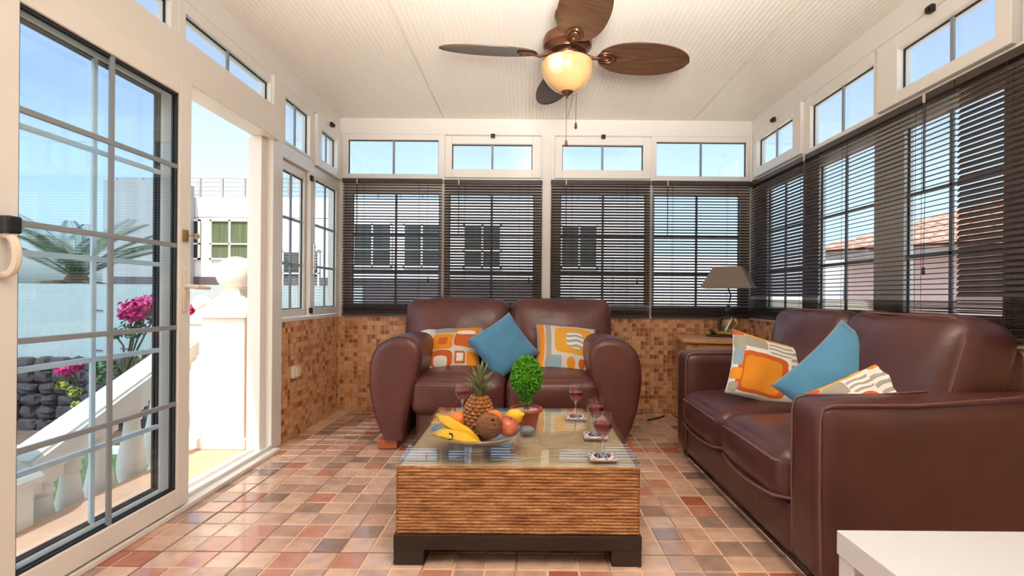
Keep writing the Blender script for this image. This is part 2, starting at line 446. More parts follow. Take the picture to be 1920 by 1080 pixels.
# back wall
trim('back', XL - .09, XR + .09, H + 1.315, ZC + 0.01, -0.006, 0.08, 'white header beam above the back windows')
trim('back', XL - .09, XR + .09, H + 0.895, H + 0.962, 0.0, 0.08, 'white rail between the back windows and their top lights')
trim('back', XL - .05, XR + .05, SILL - .004, H - 0.148, -0.012, 0.09, 'thin white sill on the back mosaic wall')
trim('back', XL - .09, bx(645), SILL, H + 1.32, -0.004, 0.08, 'white post in the left back corner')
trim('back', bx(1015), bx(1032), SILL, H + 1.32, -0.004, 0.08, 'white middle post of the back wall')
trim('back', bx(1404), XR + .09, SILL, H + 1.32, -0.004, 0.08, 'white post in the right back corner')
lowz = (H - 0.15, H + 0.90)
gz = (H - 0.075, H + 0.838)
def backwin(p0, p1, g0, g1, lab):
    window('back', (bx(p0), bx(p1), *lowz), (bx(g0), bx(g1), *gz), vm=[(bx(g0) + bx(g1)) / 2], hm=[H + .50, H + .19], b0=0.03, b1=0.075, label=lab)
backwin(645, 830, 657, 821, 'back window behind the leftmost blind')
backwin(830, 1015, 840, 1000, 'back window behind the second blind from the left')
backwin(1032, 1218, 1050, 1211, 'back window behind the blind right of the middle post')
backwin(1218, 1404, 1227, 1389, 'back window behind the blind beside the table lamp')
def backtop(p0, p1, g0, g1, hop, lab):
    if hop: window('back', (bx(p0), bx(p1), H + .962, H + 1.298), (bx(g0), bx(g1), H + 1.03, H + 1.236), vm=[(bx(g0) + bx(g1)) / 2], b0=-0.022, b1=0.05, handle=True, label=lab)
    else: window('back', (bx(p0), bx(p1), H + .955, H + 1.316), (bx(g0), bx(g1), H + .99, H + 1.272), vm=[(bx(g0) + bx(g1)) / 2], b0=0.0, b1=0.06, label=lab)
backtop(645, 832, 650, 820, False, 'fixed top light at the left end of the back wall')
backtop(833, 1012, 846, 996, True, 'opening top light left of the middle post, with a black latch')
backtop(1038, 1218, 1052, 1203, True, 'opening top light right of the middle post, with a black latch')
backtop(1219, 1404, 1229, 1398, False, 'fixed top light at the right end of the back wall')
MB().box(mapw('back', bx(1012), 0, H + .96), mapw('back', bx(1038), .06, H + 1.316), bev=.003).build('trim_50', WHITE)
tag(bpy.data.objects['trim_50'], 'white upright between the two opening top lights', 'trim', kind='structure')

# right wall
trim('right', Y0, YB, H + 1.315, ZC + 0.01, -0.006, 0.08, 'white header beam above the right windows')
trim('right', Y0, YB, H + 0.89, H + 0.962, 0.0, 0.08, 'white rail between the right windows and their top lights')
trim('right', Y0, YB, SILL - .004, H - 0.15, -0.02, 0.09, 'white sill on the wall behind the large sofa')
for a0, a1, g0, g1, lab in ((3.27, 3.99, 3.34, 3.84, 'farthest window on the right wall'), (2.57, 3.27, 2.652, 3.16, 'right wall window above the far sofa seat'), (1.86, 2.57, 1.93, 2.44, 'right wall window with a view of the tiled roof'), (1.1, 1.86, 1.2, 1.79, 'nearest window on the right wall')):
    window('right', (a0, a1, *lowz), (g0, g1, *gz), vm=[(g0 + g1) / 2], hm=[H + .505, H + .205], b0=0.02, b1=0.07, label=lab)
window('right', (3.30, 3.985, H + .962, H + 1.31), (3.40, 3.93, H + 1.03, H + 1.245), vm=[3.665], b0=-0.022, b1=0.05, handle=True, label='opening top light at the far end of the right wall')
window('right', (2.59, 3.30, H + .955, H + 1.316), (2.635, 3.227, H + .975, H + 1.25), vm=[2.92], b0=0.0, b1=0.06, label='fixed top light on the right wall between two opening ones')
window('right', (1.86, 2.58, H + .962, H + 1.30), (1.925, 2.435, H + 1.02, H + 1.225), vm=[2.15], b0=-0.022, b1=0.05, handle=True, label='opening top light at the top right, the largest in view')
window('right', (1.1, 1.84, H + .955, H + 1.316), (1.2, 1.80, H + .99, H + 1.272), vm=[1.5], label='nearest fixed top light on the right wall')
trim('right', 3.985, YB, H - .15, H + 1.316, 0.0, 0.07, 'narrow white upright at the far end of the right wall')
trim('right', 1.0, 1.1, H - .15, H + 1.316, 0.0, 0.07, 'white upright at the near end of the right windows')
wf = MB().box((XL - .09, Y0 - .1, -.1), (XR + .09, Y0, ZC + .01)).build('wall_front', mat('cream_wall_paint', lin(226, 216, 200), .7)); tag(wf, 'cream house wall behind the camera', 'wall', kind='structure')
wn_ = MB().box((XL - .09, Y0, -.1), (XL, .6, H + 1.32)).build('wall_left_near', WHITE); tag(wn_, 'plain white wall panel left of the camera', 'wall', kind='structure')
wall_fr = MB().box((XR, Y0, SILL), (XR + .09, 1.0, H + 1.32)).build('wall_right_near', WHITE); tag(wall_fr, 'plain white wall panel right of the camera', 'wall', kind='structure')

# left wall
trim('left', Y0, YB, H + 1.315, ZC + 0.01, -0.006, 0.08, 'white header beam above the terrace door')
trim('left', 0.6, 3.02, H + .935, H + 1.125, -0.03, 0.09, 'deep white lintel over the sliding door')
trim('left', 3.02, YB, H + .865, H + .965, 0.0, 0.08, 'white rail above the small sliding window')
trim('left', 2.985, 3.105, 0.0, H + 1.32, -0.012, 0.085, 'white post between terrace door and small window')
trim('left', 2.93, 2.985, 0.02, H + .935, 0.03, 0.11, 'outer white jamb of the terrace door')
trim('left', 0.6, 2.99, 0.0, 0.022, -0.065, 0.12, 'white threshold track of the sliding door')
trim('left', 0.6, 2.99, 0.022, 0.04, -0.018, -0.010, 'raised inner rail of the door track', bev=.002)
trim('left', 0.6, 2.99, 0.022, 0.04, 0.055, 0.063, 'raised outer rail of the door track', bev=.002)
trim('left', 3.105, YB, SILL - .004, H - .155, -0.006, 0.09, 'thin white sill under the small sliding window')
window('left', (1.3, 2.19, H + 1.10, H + 1.316), (1.36, 2.14, H + 1.13, H + 1.262), vm=[1.75], b0=0.0, b1=.06, label='fixed top light over the parked door leaf')
window('left', (2.19, 3.0, H + 1.10, H + 1.316), (2.235, 2.97, H + 1.13, H + 1.262), vm=[2.58], b0=0.0, b1=.06, label='fixed top light over the open doorway')
window('left', (3.10, 3.575, H + .955, H + 1.316), (3.155, 3.507, H + .98, H + 1.262), vm=[3.325], b0=0.0, b1=.06, label='fixed top light over the small sliding window')
window('left', (3.58, 4.045, H + .93, H + 1.306), (3.66, 3.955, H + .995, H + 1.225), vm=[3.80], b0=-0.022, b1=.05, handle=True, label='opening top light in the left back corner')
w1 = window('left', (3.105, 3.54, H - .15, H + .865), (3.13, 3.473, H - .10, H + .80), vm=[3.30], hm=[H + .50, H + .20], b0=0.022, b1=.06, label='outer sash of the small sliding window')
w2 = window('left', (3.50, 4.045, H - .15, H + .865), (3.575, 3.965, H - .095, H + .825), vm=[3.765], hm=[H + .50, H + .20], b0=-0.012, b1=.02, label='inner sash of the small sliding window, with a slim handle')
MB().box(mapw('left', 3.525, -.03, H + .14), mapw('left', 3.55, -.012, H + .36), bev=.004).box(mapw('left', 3.53, -.05, H + .30), mapw('left', 3.60, -.03, H + .32), bev=.004).build('handle', CHROME, w2)
for z in (H - .115, H + .82): MB().box(mapw('left', 3.50, -.018, z - .02), mapw('left', 3.535, -.004, z + .02)).build('end_cap', BLACK, w2)

# sliding door: two leaves parked one behind the other
def leaf(n, x0, x1, hm, vy, bars, label):
    fr = MB(); za, zb, ga, gb = 0.03, H + .938, H - .838, H + .85
    ya, yb, yc, yd = 1.36, 1.45, 2.116, 2.190
    fr.box((x0, ya, za), (x1, yb, zb), bev=.004); fr.box((x0, yc, za), (x1, yd, zb), bev=.004)
    fr.box((x0, yb, za), (x1, yc, ga), bev=.004); fr.box((x0, yb, gb), (x1, yc, zb), bev=.004)
    f = fr.build('door_%d' % n, WHITE); tag(f, label, 'door', kind='structure')
    xm = (x0 + x1) / 2
    MB().box((xm - .003, yb, ga), (xm + .003, yc, gb)).build('pane', GLASS, f)
    q = MB(); t = .008
    for lo, hi in (((yb, ga), (yb + t, gb)), ((yc - t, ga), (yc, gb)), ((yb, ga), (yc, ga + t)), ((yb, gb - t), (yc, gb))):
        q.box((xm + .003, lo[0], lo[1]), (xm + .012, hi[0], hi[1]))
        q.box((xm - .012, lo[0], lo[1]), (xm - .003, hi[0], hi[1]))
    q.build('gasket', GASKET, f)
    MB().box((xm + .004, vy - .0095, ga), (xm + .014, vy + .0095, gb), bev=.002).build('glazing_bar', bars, f)
    for z in hm: MB().box((xm + .004, yb, H + z - .0095), (xm + .015, yc, H + z + .0095), bev=.002).build('glazing_bar', bars, f)
    return f
A = leaf(1, -1.532, -1.490, (.539, .203, -.146, -.472), 1.783, GREYBAR, 'inner glazed leaf of the sliding terrace door with lever handle')
leaf(2, -1.605, -1.565, (.514, .122, -.243, -.568), 1.797, WHITEBAR, 'outer glazed leaf parked behind the inner door leaf')
lv = MB().box((-1.49, 2.135, H - .08), (-1.482, 2.160, H + .11), bev=.004)
lv.tube([(-1.485, 2.148, H + .03), (-1.455, 2.148, H + .03), (-1.445, 2.16, H + .028), (-1.442, 2.245, H + .024)], [.009, .009, .011, .008], 8)
lv.build('lever_handle', CREAM, A, True)
lk = MB().box((-1.49, 2.132, H + .225), (-1.476, 2.160, H + .275), bev=.004).build('lock_plate', BRASS, A)
kb = MB().tube([(-1.476, 2.146, H + .25), (-1.452, 2.15, H + .25)], .004, 6).lathe([(.0, -.002), (.013, -.002), (.013, .002), (.0, .002)], 12, Matrix.Translation((-1.442, 2.155, H + .248)) @ Matrix.Rotation(PI / 2, 4, 'X'), False)
kb.build('key', BRASS, A)
# loop pull on the near stile
MB().box((-1.49, 1.385, H + .165), (-1.452, 1.425, H + .215), bev=.006).build('latch', BLACK, A)
arc = [(-1.482 + .036 * math.sin(t) ** .8, 1.403, H + .105 + .056 * math.cos(t)) for t in [PI * k / 20 for k in range(1, 20)]]
MB().tube([(-1.49, 1.403, H + .162)] + arc + [(-1.49, 1.403, H + .048)], .011, 8).build('loop_pull', CREAM, A, True)

# wall socket
so = MB().box((XL + .002, 3.235, .395), (XL + .03, 3.315, .475), bev=.008).box((XL + .03, 3.245, .405), (XL + .045, 3.305, .465), bev=.006)
tag(so.build('wall_socket', CREAM), 'cream plastic socket cover on the left mosaic wall', 'socket')

# ---------------------------------------------------------------- venetian blinds
def blind(side, a0, a1, ztop, zbot, tilt, stack, label, b=-0.022, wob=0.0):
    t = thing('venetian_blind', label, 'blind', mapw(side, (a0 + a1) / 2, b, zbot), group='dark slatted blinds on the windows')
    L = a1 - a0 - 0.008
    rz = 0 if side == 'back' else PI / 2      # slat length runs along y on the right wall
    # slat mesh: long along x, curved, width along y
    w = 0.0255
    v = []; f = []; m = 5
    for i in range(m):
        s = -1 + 2 * i / (m - 1)
        for x in (-L / 2, L / 2): v.append((x, s * w / 2, 0.0022 * (1 - s * s)))
    for i in range(m - 1): f.append((2 * i, 2 * i + 1, 2 * i + 3, 2 * i + 2))
    k = len(v); v += [(x, y, z - 0.0016) for x, y, z in v]; f += [tuple(reversed([q + k for q in ff])) for ff in f]
    f += [(0, 1, k + 1, k), (2 * m - 1, 2 * m - 2, k + 2 * m - 2, k + 2 * m - 1)]
    f += [(2 * i, 2 * i + 2, k + 2 * i + 2, k + 2 * i) for i in range(m - 1)] + [(2 * i + 3, 2 * i + 1, k + 2 * i + 1, k + 2 * i + 3) for i in range(m - 1)]
    me = bpy.data.meshes.new('slat'); me.from_pydata(v, [], f); me.materials.append(BLIND)
    out = 1 if side == 'back' else -1
    def slat(z, ang, dy=0.0, roll=0.0):
        o = link(bpy.data.objects.new('slat', me), t)
        o.location = (0, dy, z - zbot) if side == 'back' else (dy, 0, z - zbot)
        o.rotation_euler = Euler((ang, roll, 0 if side == 'back' else -PI / 2), 'XYZ')
    pitch = 0.0232
    zs = zbot + 0.025 + stack
    z = ztop - 0.05
    while z > zs:
        ang = -tilt + random.uniform(-1, 1) * 0.03
        slat(z, ang, random.uniform(-1, 1) * .0012, random.uniform(-1, 1) * wob)
        z -= pitch
    n = int(stack / 0.0062)
    for i in range(n):
        slat(zbot + .022 + i * 0.0062, random.uniform(-.12, .12), random.uniform(-1, 1) * .004, random.uniform(-1, 1) * 0.004)
    def bxl(lo, hi, nm, mm, bev=0.0):
        q = MB()
        if side == 'back': q.box(lo, hi, bev=bev)
        else: q.box((lo[1], lo[0], lo[2]), (hi[1], hi[0], hi[2]), bev=bev)
        return q.build(nm, mm, t)
    zz = ztop - zbot
    bxl((-(a1 - a0) / 2, -.016, zz - .036), ((a1 - a0) / 2, .018, zz), 'headrail', BLIND, .003)
    bxl((-L / 2, -.015, 0), (L / 2, .015, .018), 'bottom_rail', BLIND, .003)
    for u in (-.29 * L, .27 * L):
        q = MB()
        for dy in (-.0145, .0145):
            q.box((u - .0008, dy - .0006, .01), (u + .0008, dy + .0006, zz - .03)) if side == 'back' else q.box((dy - .0006, u - .0008, .01), (dy + .0006, u + .0008, zz - .03))
        q.build('ladder_cord', BLINDCORD, t)
    # pull cord with a wooden toggle and tilt wand
    u = .36 * L * (1 if side == 'back' else -1); d = -.022
    P = (lambda x, y, z: (x, y, z)) if side == 'back' else (lambda x, y, z: (y, x, z))
    MB().tube([P(u, d, zz - .03), P(u + .002, d, zz * .55), P(u + .008, d, zz * .28)], .0012, 5).lathe([(.003, 0), (.007, .006), (.006, .03), (.003, .036)], 8, Matrix.Translation(P(u + .008, d, zz * .28 - .036))).build('pull_cord', BLINDCORD, t)
    MB().tube([P(-.35 * L, d, zz - .03), P(-.35 * L, d, zz - .45)], .0035, 6).build('tilt_wand', BLIND, t)
    MB().box(P(-.35 * L - .004, d - .006, zz - .045), P(-.35 * L + .004, d + .004, zz - .005), bev=.002).build('wand_hook', CORDW, t)
    return t
R = math.radians
blind('back', bx(643), bx(829), H + .945, H - .17, -R(30), .085, 'leftmost dark slatted blind on the back wall, slats half open')
blind('back', bx(832), bx(1015.5), H + .94, H - .17, -R(42), .06, 'dark slatted blind on the back wall just left of the middle post')
blind('back', bx(1031), bx(1217), H + .945, H - .17, -R(45), .07, 'dark nearly closed blind on the back wall just right of the middle post')
blind('back', bx(1219.5), bx(1403), H + .945, H - .17, -R(30), .075, 'dark slatted blind on the back wall behind the table lamp')
blind('right', 3.065, 4.02, H + .93, H - .16, -R(50), .135, 'dark slatted blind at the far end of the right wall')
blind('right', 2.09, 3.06, H + .93, H - .16, -R(9), .14, 'open dark blind on the right wall with tiled roof showing through')
blind('right', 1.12, 2.085, H + .93, H - .16, -R(57), .15, 'nearest dark blind on the right wall, cut by the picture edge')

# ---------------------------------------------------------------- loveseat at the back
FOOTW = mat('orange_wood_foot', lin(190, 105, 60), 0.4)
def loveseat():
    cx, cy = -0.136, 3.5
    t = thing('loveseat', 'burgundy leather two-seat sofa with bulging rounded arms under the back windows', 'sofa', (cx, cy, 0))
    L = lambda x, y, z: (x - cx, y - cy, z)
    sx = 3.05 / F
    prof = [(722, 838), (706, 790), (695, 742), (692, 700), (697, 668), (711, 646), (733, 634), (756, 631), (776, 636), (788, 648), (791, 668), (788, 700), (776, 738), (764, 780), (758, 838)]
    P = [((px - 990) * sx, H - (py - 553) * sx) for px, py in prof]
    P = [(x, max(z, 0.055)) for x, z in P]
    # smooth closed outline
    def smooth(Q, n=3):
        out = []
        N = len(Q)
        for i in range(N - 1):
            p0, p1, p2, p3 = Q[max(i - 1, 0)], Q[i], Q[i + 1], Q[min(i + 2, N - 1)]
            for k in range(n):
                u = k / n
                out.append(tuple(0.5 * (2 * p1[d] + (p2[d] - p0[d]) * u + (2 * p0[d] - 5 * p1[d] + 4 * p2[d] - p3[d]) * u * u + (3 * p1[d] - p0[d] - 3 * p2[d] + p3[d]) * u ** 3) for d in (0, 1)))
        out.append(Q[-1]); return out
    Q = smooth(P)
    mx = sum(p[0] for p in Q) / len(Q); mz = sum(p[1] for p in Q) / len(Q)
    for mir in (False, True):
        rings = []
        for y, k, dz in ((3.035, .55, 0), (3.036, .80, 0), (3.042, .90, 0), (3.058, .965, 0), (3.085, 1.0, 0), (3.2, 1.02, .005), (3.5, 1.0, .0), (3.8, .97, -.03), (3.93, .93, -.06), (3.95, .7, -.1)):
            ring = []
            for x, z in Q:
                xx = mx + (x - mx) * k; zz = mz + (z - mz) * k
                zz = .055 if z <= .0551 else zz + dz * max(0, (zz - .3)) * 2
                if mir: xx = 2 * cx - xx
                ring.append(L(xx, y, zz))
            rings.append(ring)
        b = MB().loft(rings); b.build('arm', LEATHER, t, True, 70)
        # stitched seam round the front of the arm
        k = .985
        pts = [L((mx + (x - mx) * k) if not mir else 2 * cx - (mx + (x - mx) * k), 3.066, mz + (z - mz) * k) for x, z in Q if z > .07]
        MB().tube(pts, .0035, 6).build('seam', LEATHER, t, True)
    il, ir = -0.70, 0.428
    softobj('base', LEATHER, t, L((il + ir) / 2, 3.49, .145), (ir - il, .80, .19), .03, n=8)
    softobj('back_panel', LEATHER, t, L((il + ir) / 2, 3.86, .45), (ir - il + .25, .16, .75), .06, n=8)
    mid = (il + ir) / 2
    for s, (a, b) in enumerate(((il - .03, mid), (mid, ir + .03))):
        c = softobj('seat_cushion', LEATHER, t, L((a + b) / 2, 3.38, .325), (b - a - .006, .68, .235), .065, (0.0, .02, .035), 16, .008, 5, s + 1)
        w, d = b - a - .02, .67
        pts = [(x * 1.0 + L((a + b) / 2, 0, 0)[0], y + 3.38 - cy - .012, .392) for x, y, z in densify(rloop(w, d, .07), 2)]
        MB().tube(pts, .0045, 6, closed=True).build('piping', PIPING, c, True)
    bl, br = -.915, .625
    for s, (a, b) in enumerate(((bl, mid), (mid, br))):
        rot = Matrix.Rotation(R(-13), 3, 'X')
        softobj('back_cushion', LEATHER, t, L((a + b) / 2, 3.76, .665), (b - a - .004, .24, .50), .085, (0.0, .045, .015), 16, .012, 5, s + 5, rot)
    for x in (-.86, .585):
        for y in (3.10, 3.85): MB().box(L(x - .06, y - .05, 0), L(x + .06, y + .05, .056), bev=.006).build('foot', FOOTW, t)
    return t
loveseat()

# ---------------------------------------------------------------- large sofa on the right
def sofa():
    cx, cy = 1.35, 2.3
    t = thing('sofa', 'dark brown leather two-seat sofa with square arms along the right wall', 'sofa', (cx, cy, 0))
    L = lambda x, y, z: (x - cx, y - cy, z)
    xf, xb, zb = .915, 1.74, .045
    for ya, yb, zt in ((1.545, 1.735, .612), (2.865, 3.045, .625)):
        V, Fc = soft((xb - xf, yb - ya, zt - zb), .045, (0, .008, .012), 14)
        # the arm top climbs a little towards the back
        V = [Vector((v.x, v.y, v.z + (max(0, (v.x + .1) / .9) * .05 if v.z > 0 else 0))) + Vector(L((xf + xb) / 2, (ya + yb) / 2, (zt + zb) / 2)) for v in V]
        a = mesh('arm', V, Fc, LEATHER2, t, True)
        for yy in (ya + .012, yb - .012):
            pts = [L(xf + .012, yy, zb + .04), L(xf + .006, yy, .3), L(xf + .006, yy, zt - .05), L(xf + .016, yy, zt - .012), L(xf + .05, yy, zt + .0), L(xf + .3, yy, zt + .002), L(xf + .55, yy, zt + .022), L(xb - .03, yy, zt + .046)]
            MB().tube(pts, .0045, 6).build('piping', PIPING, a, True)
    softobj('base', LEATHER2, t, L(1.32, 2.30, .135), (.79, 1.15, .18), .02, n=8)
    softobj('back_panel', LEATHER2, t, L(1.665, 2.30, .42), (.17, 1.18, .74), .06, n=8)
    ym = 2.30
    for s, (a, b) in enumerate(((1.735, ym), (ym, 2.868))):
        c = softobj('seat_cushion', LEATHER2, t, L(1.24, (a + b) / 2, .315), (.70, b - a - .006, .20), .06, (.03, 0, .04), 16, .008, 5, s + 11)
        for zz, off in ((.368, 0.0), (.243, .0)):
            pts = []
            for i in range(13):
                u = -1 + 2 * i / 12
                x = .89 - .03 * (1 - u * u) * .9 + (.05 * max(0, abs(u) - .85) / .15)
                dz = (-.006 + .02 * (1 - u * u)) if zz > .3 else (-.012 * (1 - u * u))
                pts.append(L(x + .006, (a + b) / 2 + u * (b - a) / 2 * .985, zz + dz))
            MB().tube(pts, .0055, 6).build('piping', PIPING, c, True)
    for s, (a, b) in enumerate(((1.66, 2.30), (2.30, 2.93))):
        rot = Matrix.Rotation(R(16), 3, 'Y')
        M = Matrix.Translation(L(1.525, (a + b) / 2, .645)) @ rot.to_4x4()
        V, Fc = soft((.24, b - a - .004, .47), .075, (.055, .0, .02), 16, .014, 5, s + 21, M)
        c = mesh('back_cushion', V, Fc, LEATHER2, t, True)
        pts = [M @ Vector((-.088, p[0], p[1])) for p in densify(rloop(b - a - .04, .45, .09), 2)]
        MB().tube(pts, .0055, 6, closed=True).build('piping', PIPING, c, True)
    for y in (1.62, 2.96):
        for x in (1.0, 1.66): MB().box(L(x - .05, y - .05, 0), L(x + .05, y + .05, .047), bev=.005).build('foot', BLACK, t)
    MB().box(L(.912, 1.56, .040), L(.922, 2.80, .047)).build('base_strip', CHROME, t)
    return t
sofa()

# ---------------------------------------------------------------- cushions
CRM, ORG, BRN, GRY, BLU, WHT, YEL = lin(222, 212, 196), lin(240, 150, 30), lin(214, 98, 34), lin(170, 165, 152), lin(150, 178, 192), lin(240, 236, 228), lin(238, 172, 52)
def pillow(name, label, cat, w, h, t, m, M, wr=.006, seed=0, group=None):
    n = 22; V = []; Fc = []; UV = []
    for sd in (1, -1):
        k0 = len(V)
        for i in range(n + 1):
            for j in range(n + 1):
                u, v = -1 + 2 * i / n, -1 + 2 * j / n
                e = ((1 - u * u) * (1 - v * v)); z = sd * t / 2 * (e ** .42)
                x = w / 2 * u * (1 - .07 * (1 - v * v)); y = h / 2 * v * (1 - .07 * (1 - u * u))
                p = Vector((x, y, z))
                p.z += wr * noise.noise(Vector((x * 9 + seed * 5, y * 9, sd))) * min(1, e * 3) * 2
                p.z += wr * .8 * noise.noise(Vector((x * 22 + seed * 3, y * 22, sd * 2))) * min(1, e * 5)
                V.append(p); UV.append(((u + 1) / 2, (v + 1) / 2))
        for i in range(n):
            for j in range(n):
                q = [k0 + i * (n + 1) + j, k0 + (i + 1) * (n + 1) + j, k0 + (i + 1) * (n + 1) + j + 1, k0 + i * (n + 1) + j + 1]
                Fc.append(tuple(q) if sd > 0 else tuple(reversed(q)))
    o = mesh(name, V, Fc, m, None, True)
    ul = o.data.uv_layers.new(name='UVMap')
    for lp in o.data.loops: ul.data[lp.index].uv = UV[lp.vertex_index]
    bm = bmesh.new(); bm.from_mesh(o.data); bmesh.ops.remove_doubles(bm, verts=bm.verts, dist=1e-5); bm.to_mesh(o.data); bm.free()
    o.matrix_world = M
    return tag(o, label, cat, group)
def pose(loc, lean, yaw=0, inplane=0, roll=0):
    return Matrix.Translation(loc) @ Matrix.Rotation(R(yaw), 4, 'Z') @ Matrix.Rotation(R(roll), 4, 'Y') @ Matrix.Rotation(R(90 - lean), 4, 'X') @ Matrix.Rotation(R(inplane), 4, 'Z')
P1 = printmat('orange_block_print', CRM, [(.12, .5, .10, .42, 8, GRY), (.10, .35, .08, .14, 4, WHT), (.12, .85, .10, .10, 5, WHT), (.45, .55, .16, .20, 8, ORG), (.45, .56, .07, .09, 6, BRN), (.45, .87, .16, .10, 8, GRY), (.80, .60, .17, .18, 8, BRN), (.78, .88, .19, .10, 8, ORG), (.78, .79, .14, .06, 3, WHT),
                                          (.45, .18, .17, .15, 4, BRN), (.45, .12, .10, .09, 4, WHT), (.73, .20, .08, .12, 8, BRN), (.73, .20, .05, .08, 8, WHT), (.91, .18, .08, .15, 6, ORG), (.13, .14, .10, .05, 6, BRN)])
P2 = printmat('yellow_frame_print', CRM, [(.07, .5, .045, .48, 12, ORG), (.18, .5, .045, .44, 10, GRY), (.62, .60, .34, .30, 5, YEL), (.62, .60, .15, .19, 3, WHT), (.62, .60, .15, .19, 3, GRY, 9), (.30, .16, .10, .10, 6, BLU), (.55, .14, .07, .10, 2, ORG), (.72, .14, .05, .09, 2, BRN), (.89, .15, .07, .09, 3, GRY)])
P3 = printmat('big_orange_square_print', WHT, [(.30, .36, .25, .31, 6, BRN), (.30, .35, .19, .25, 7, ORG), (.22, .83, .12, .09, 6, GRY), (.06, .80, .05, .15, 5, GRY), (.05, .55, .04, .12, 5, BLU), (.05, .30, .045, .09, 5, ORG), (.05, .1, .04, .07, 5, GRY), (.30, .955, .3, .035, 8, YEL), (.03, .95, .08, .045, 6, BRN),
                                               (.78, .45, .20, .42, 6, GRY, 9), (.47, .80, .12, .10, 6, GRY, 14), (.82, .95, .16, .04, 6, ORG)])
pillow('cushion', 'orange and cream block-print cushion at the left of the loveseat', 'cushion', .49, .40, .15, P1, pose((-.565, 3.50, .565), 46, -6, 4), seed=1)
pillow('cushion', 'plain blue cushion standing on its corner in the middle of the loveseat', 'cushion', .36, .36, .14, BLUEC, pose((-.165, 3.36, .605), 24, 8, 34), seed=2)
pillow('cushion', 'cushion with a yellow frame around grey stripes at the right of the loveseat', 'cushion', .44, .42, .15, P2, pose((.27, 3.46, .575), 42, 8, -7), seed=3)
pillow('cushion', 'cushion with a big orange square against the far arm of the brown sofa', 'cushion', .50, .36, .13, P3, pose((1.27, 2.52, .565), 26, 2, -17), seed=4)
pillow('cushion', 'plain blue cushion on its corner in the middle of the brown sofa', 'cushion', .42, .42, .15, BLUEC, pose((1.345, 2.08, .585), 24, -38, 52), seed=5)
pillow('cushion', 'crumpled white and orange cushion behind the near arm of the brown sofa', 'cushion', .36, .34, .12, P3, pose((1.315, 1.845, .545), 42, -30, 36), wr=.012, seed=6)

# ---------------------------------------------------------------- coffee table
m_, n_, l_, p_ = newmat('twisted_seagrass')
tc = n_.new('ShaderNodeTexCoord'); mp = n_.new('ShaderNodeMapping'); mp.inputs['Scale'].default_value = (13, 13, 75); l_.new(tc.outputs['Object'], mp.inputs[0])
nz_ = n_.new('ShaderNodeTexNoise'); nz_.inputs['Scale'].default_value = 1.0; nz_.inputs['Detail'].default_value = 6; nz_.inputs['Roughness'].default_value = .7; l_.new(mp.outputs[0], nz_.inputs['Vector'])
rp = n_.new('ShaderNodeValToRGB'); l_.new(nz_.outputs[0], rp.inputs[0])
while len(rp.color_ramp.elements) < 4: rp.color_ramp.elements.new(.5)
for e, (ps, c) in zip(rp.color_ramp.elements, ((.28, lin(98, 60, 32)), (.43, lin(160, 104, 60)), (.57, lin(196, 142, 90)), (.74, lin(228, 190, 140)))): e.position = ps; e.color = c
l_.new(rp.outputs[0], p_.inputs['Base Color']); p_.inputs['Roughness'].default_value = .6
SEAG = m_
SEAGTOP = mat('seagrass_mat_top', lin(206, 183, 152), 0.7, nz=(6, 0.28), stretch=(2, 28, 1))
TABGLASS = glassmat('table_glass', (0.955, 0.975, 0.965, 1), 1.8)
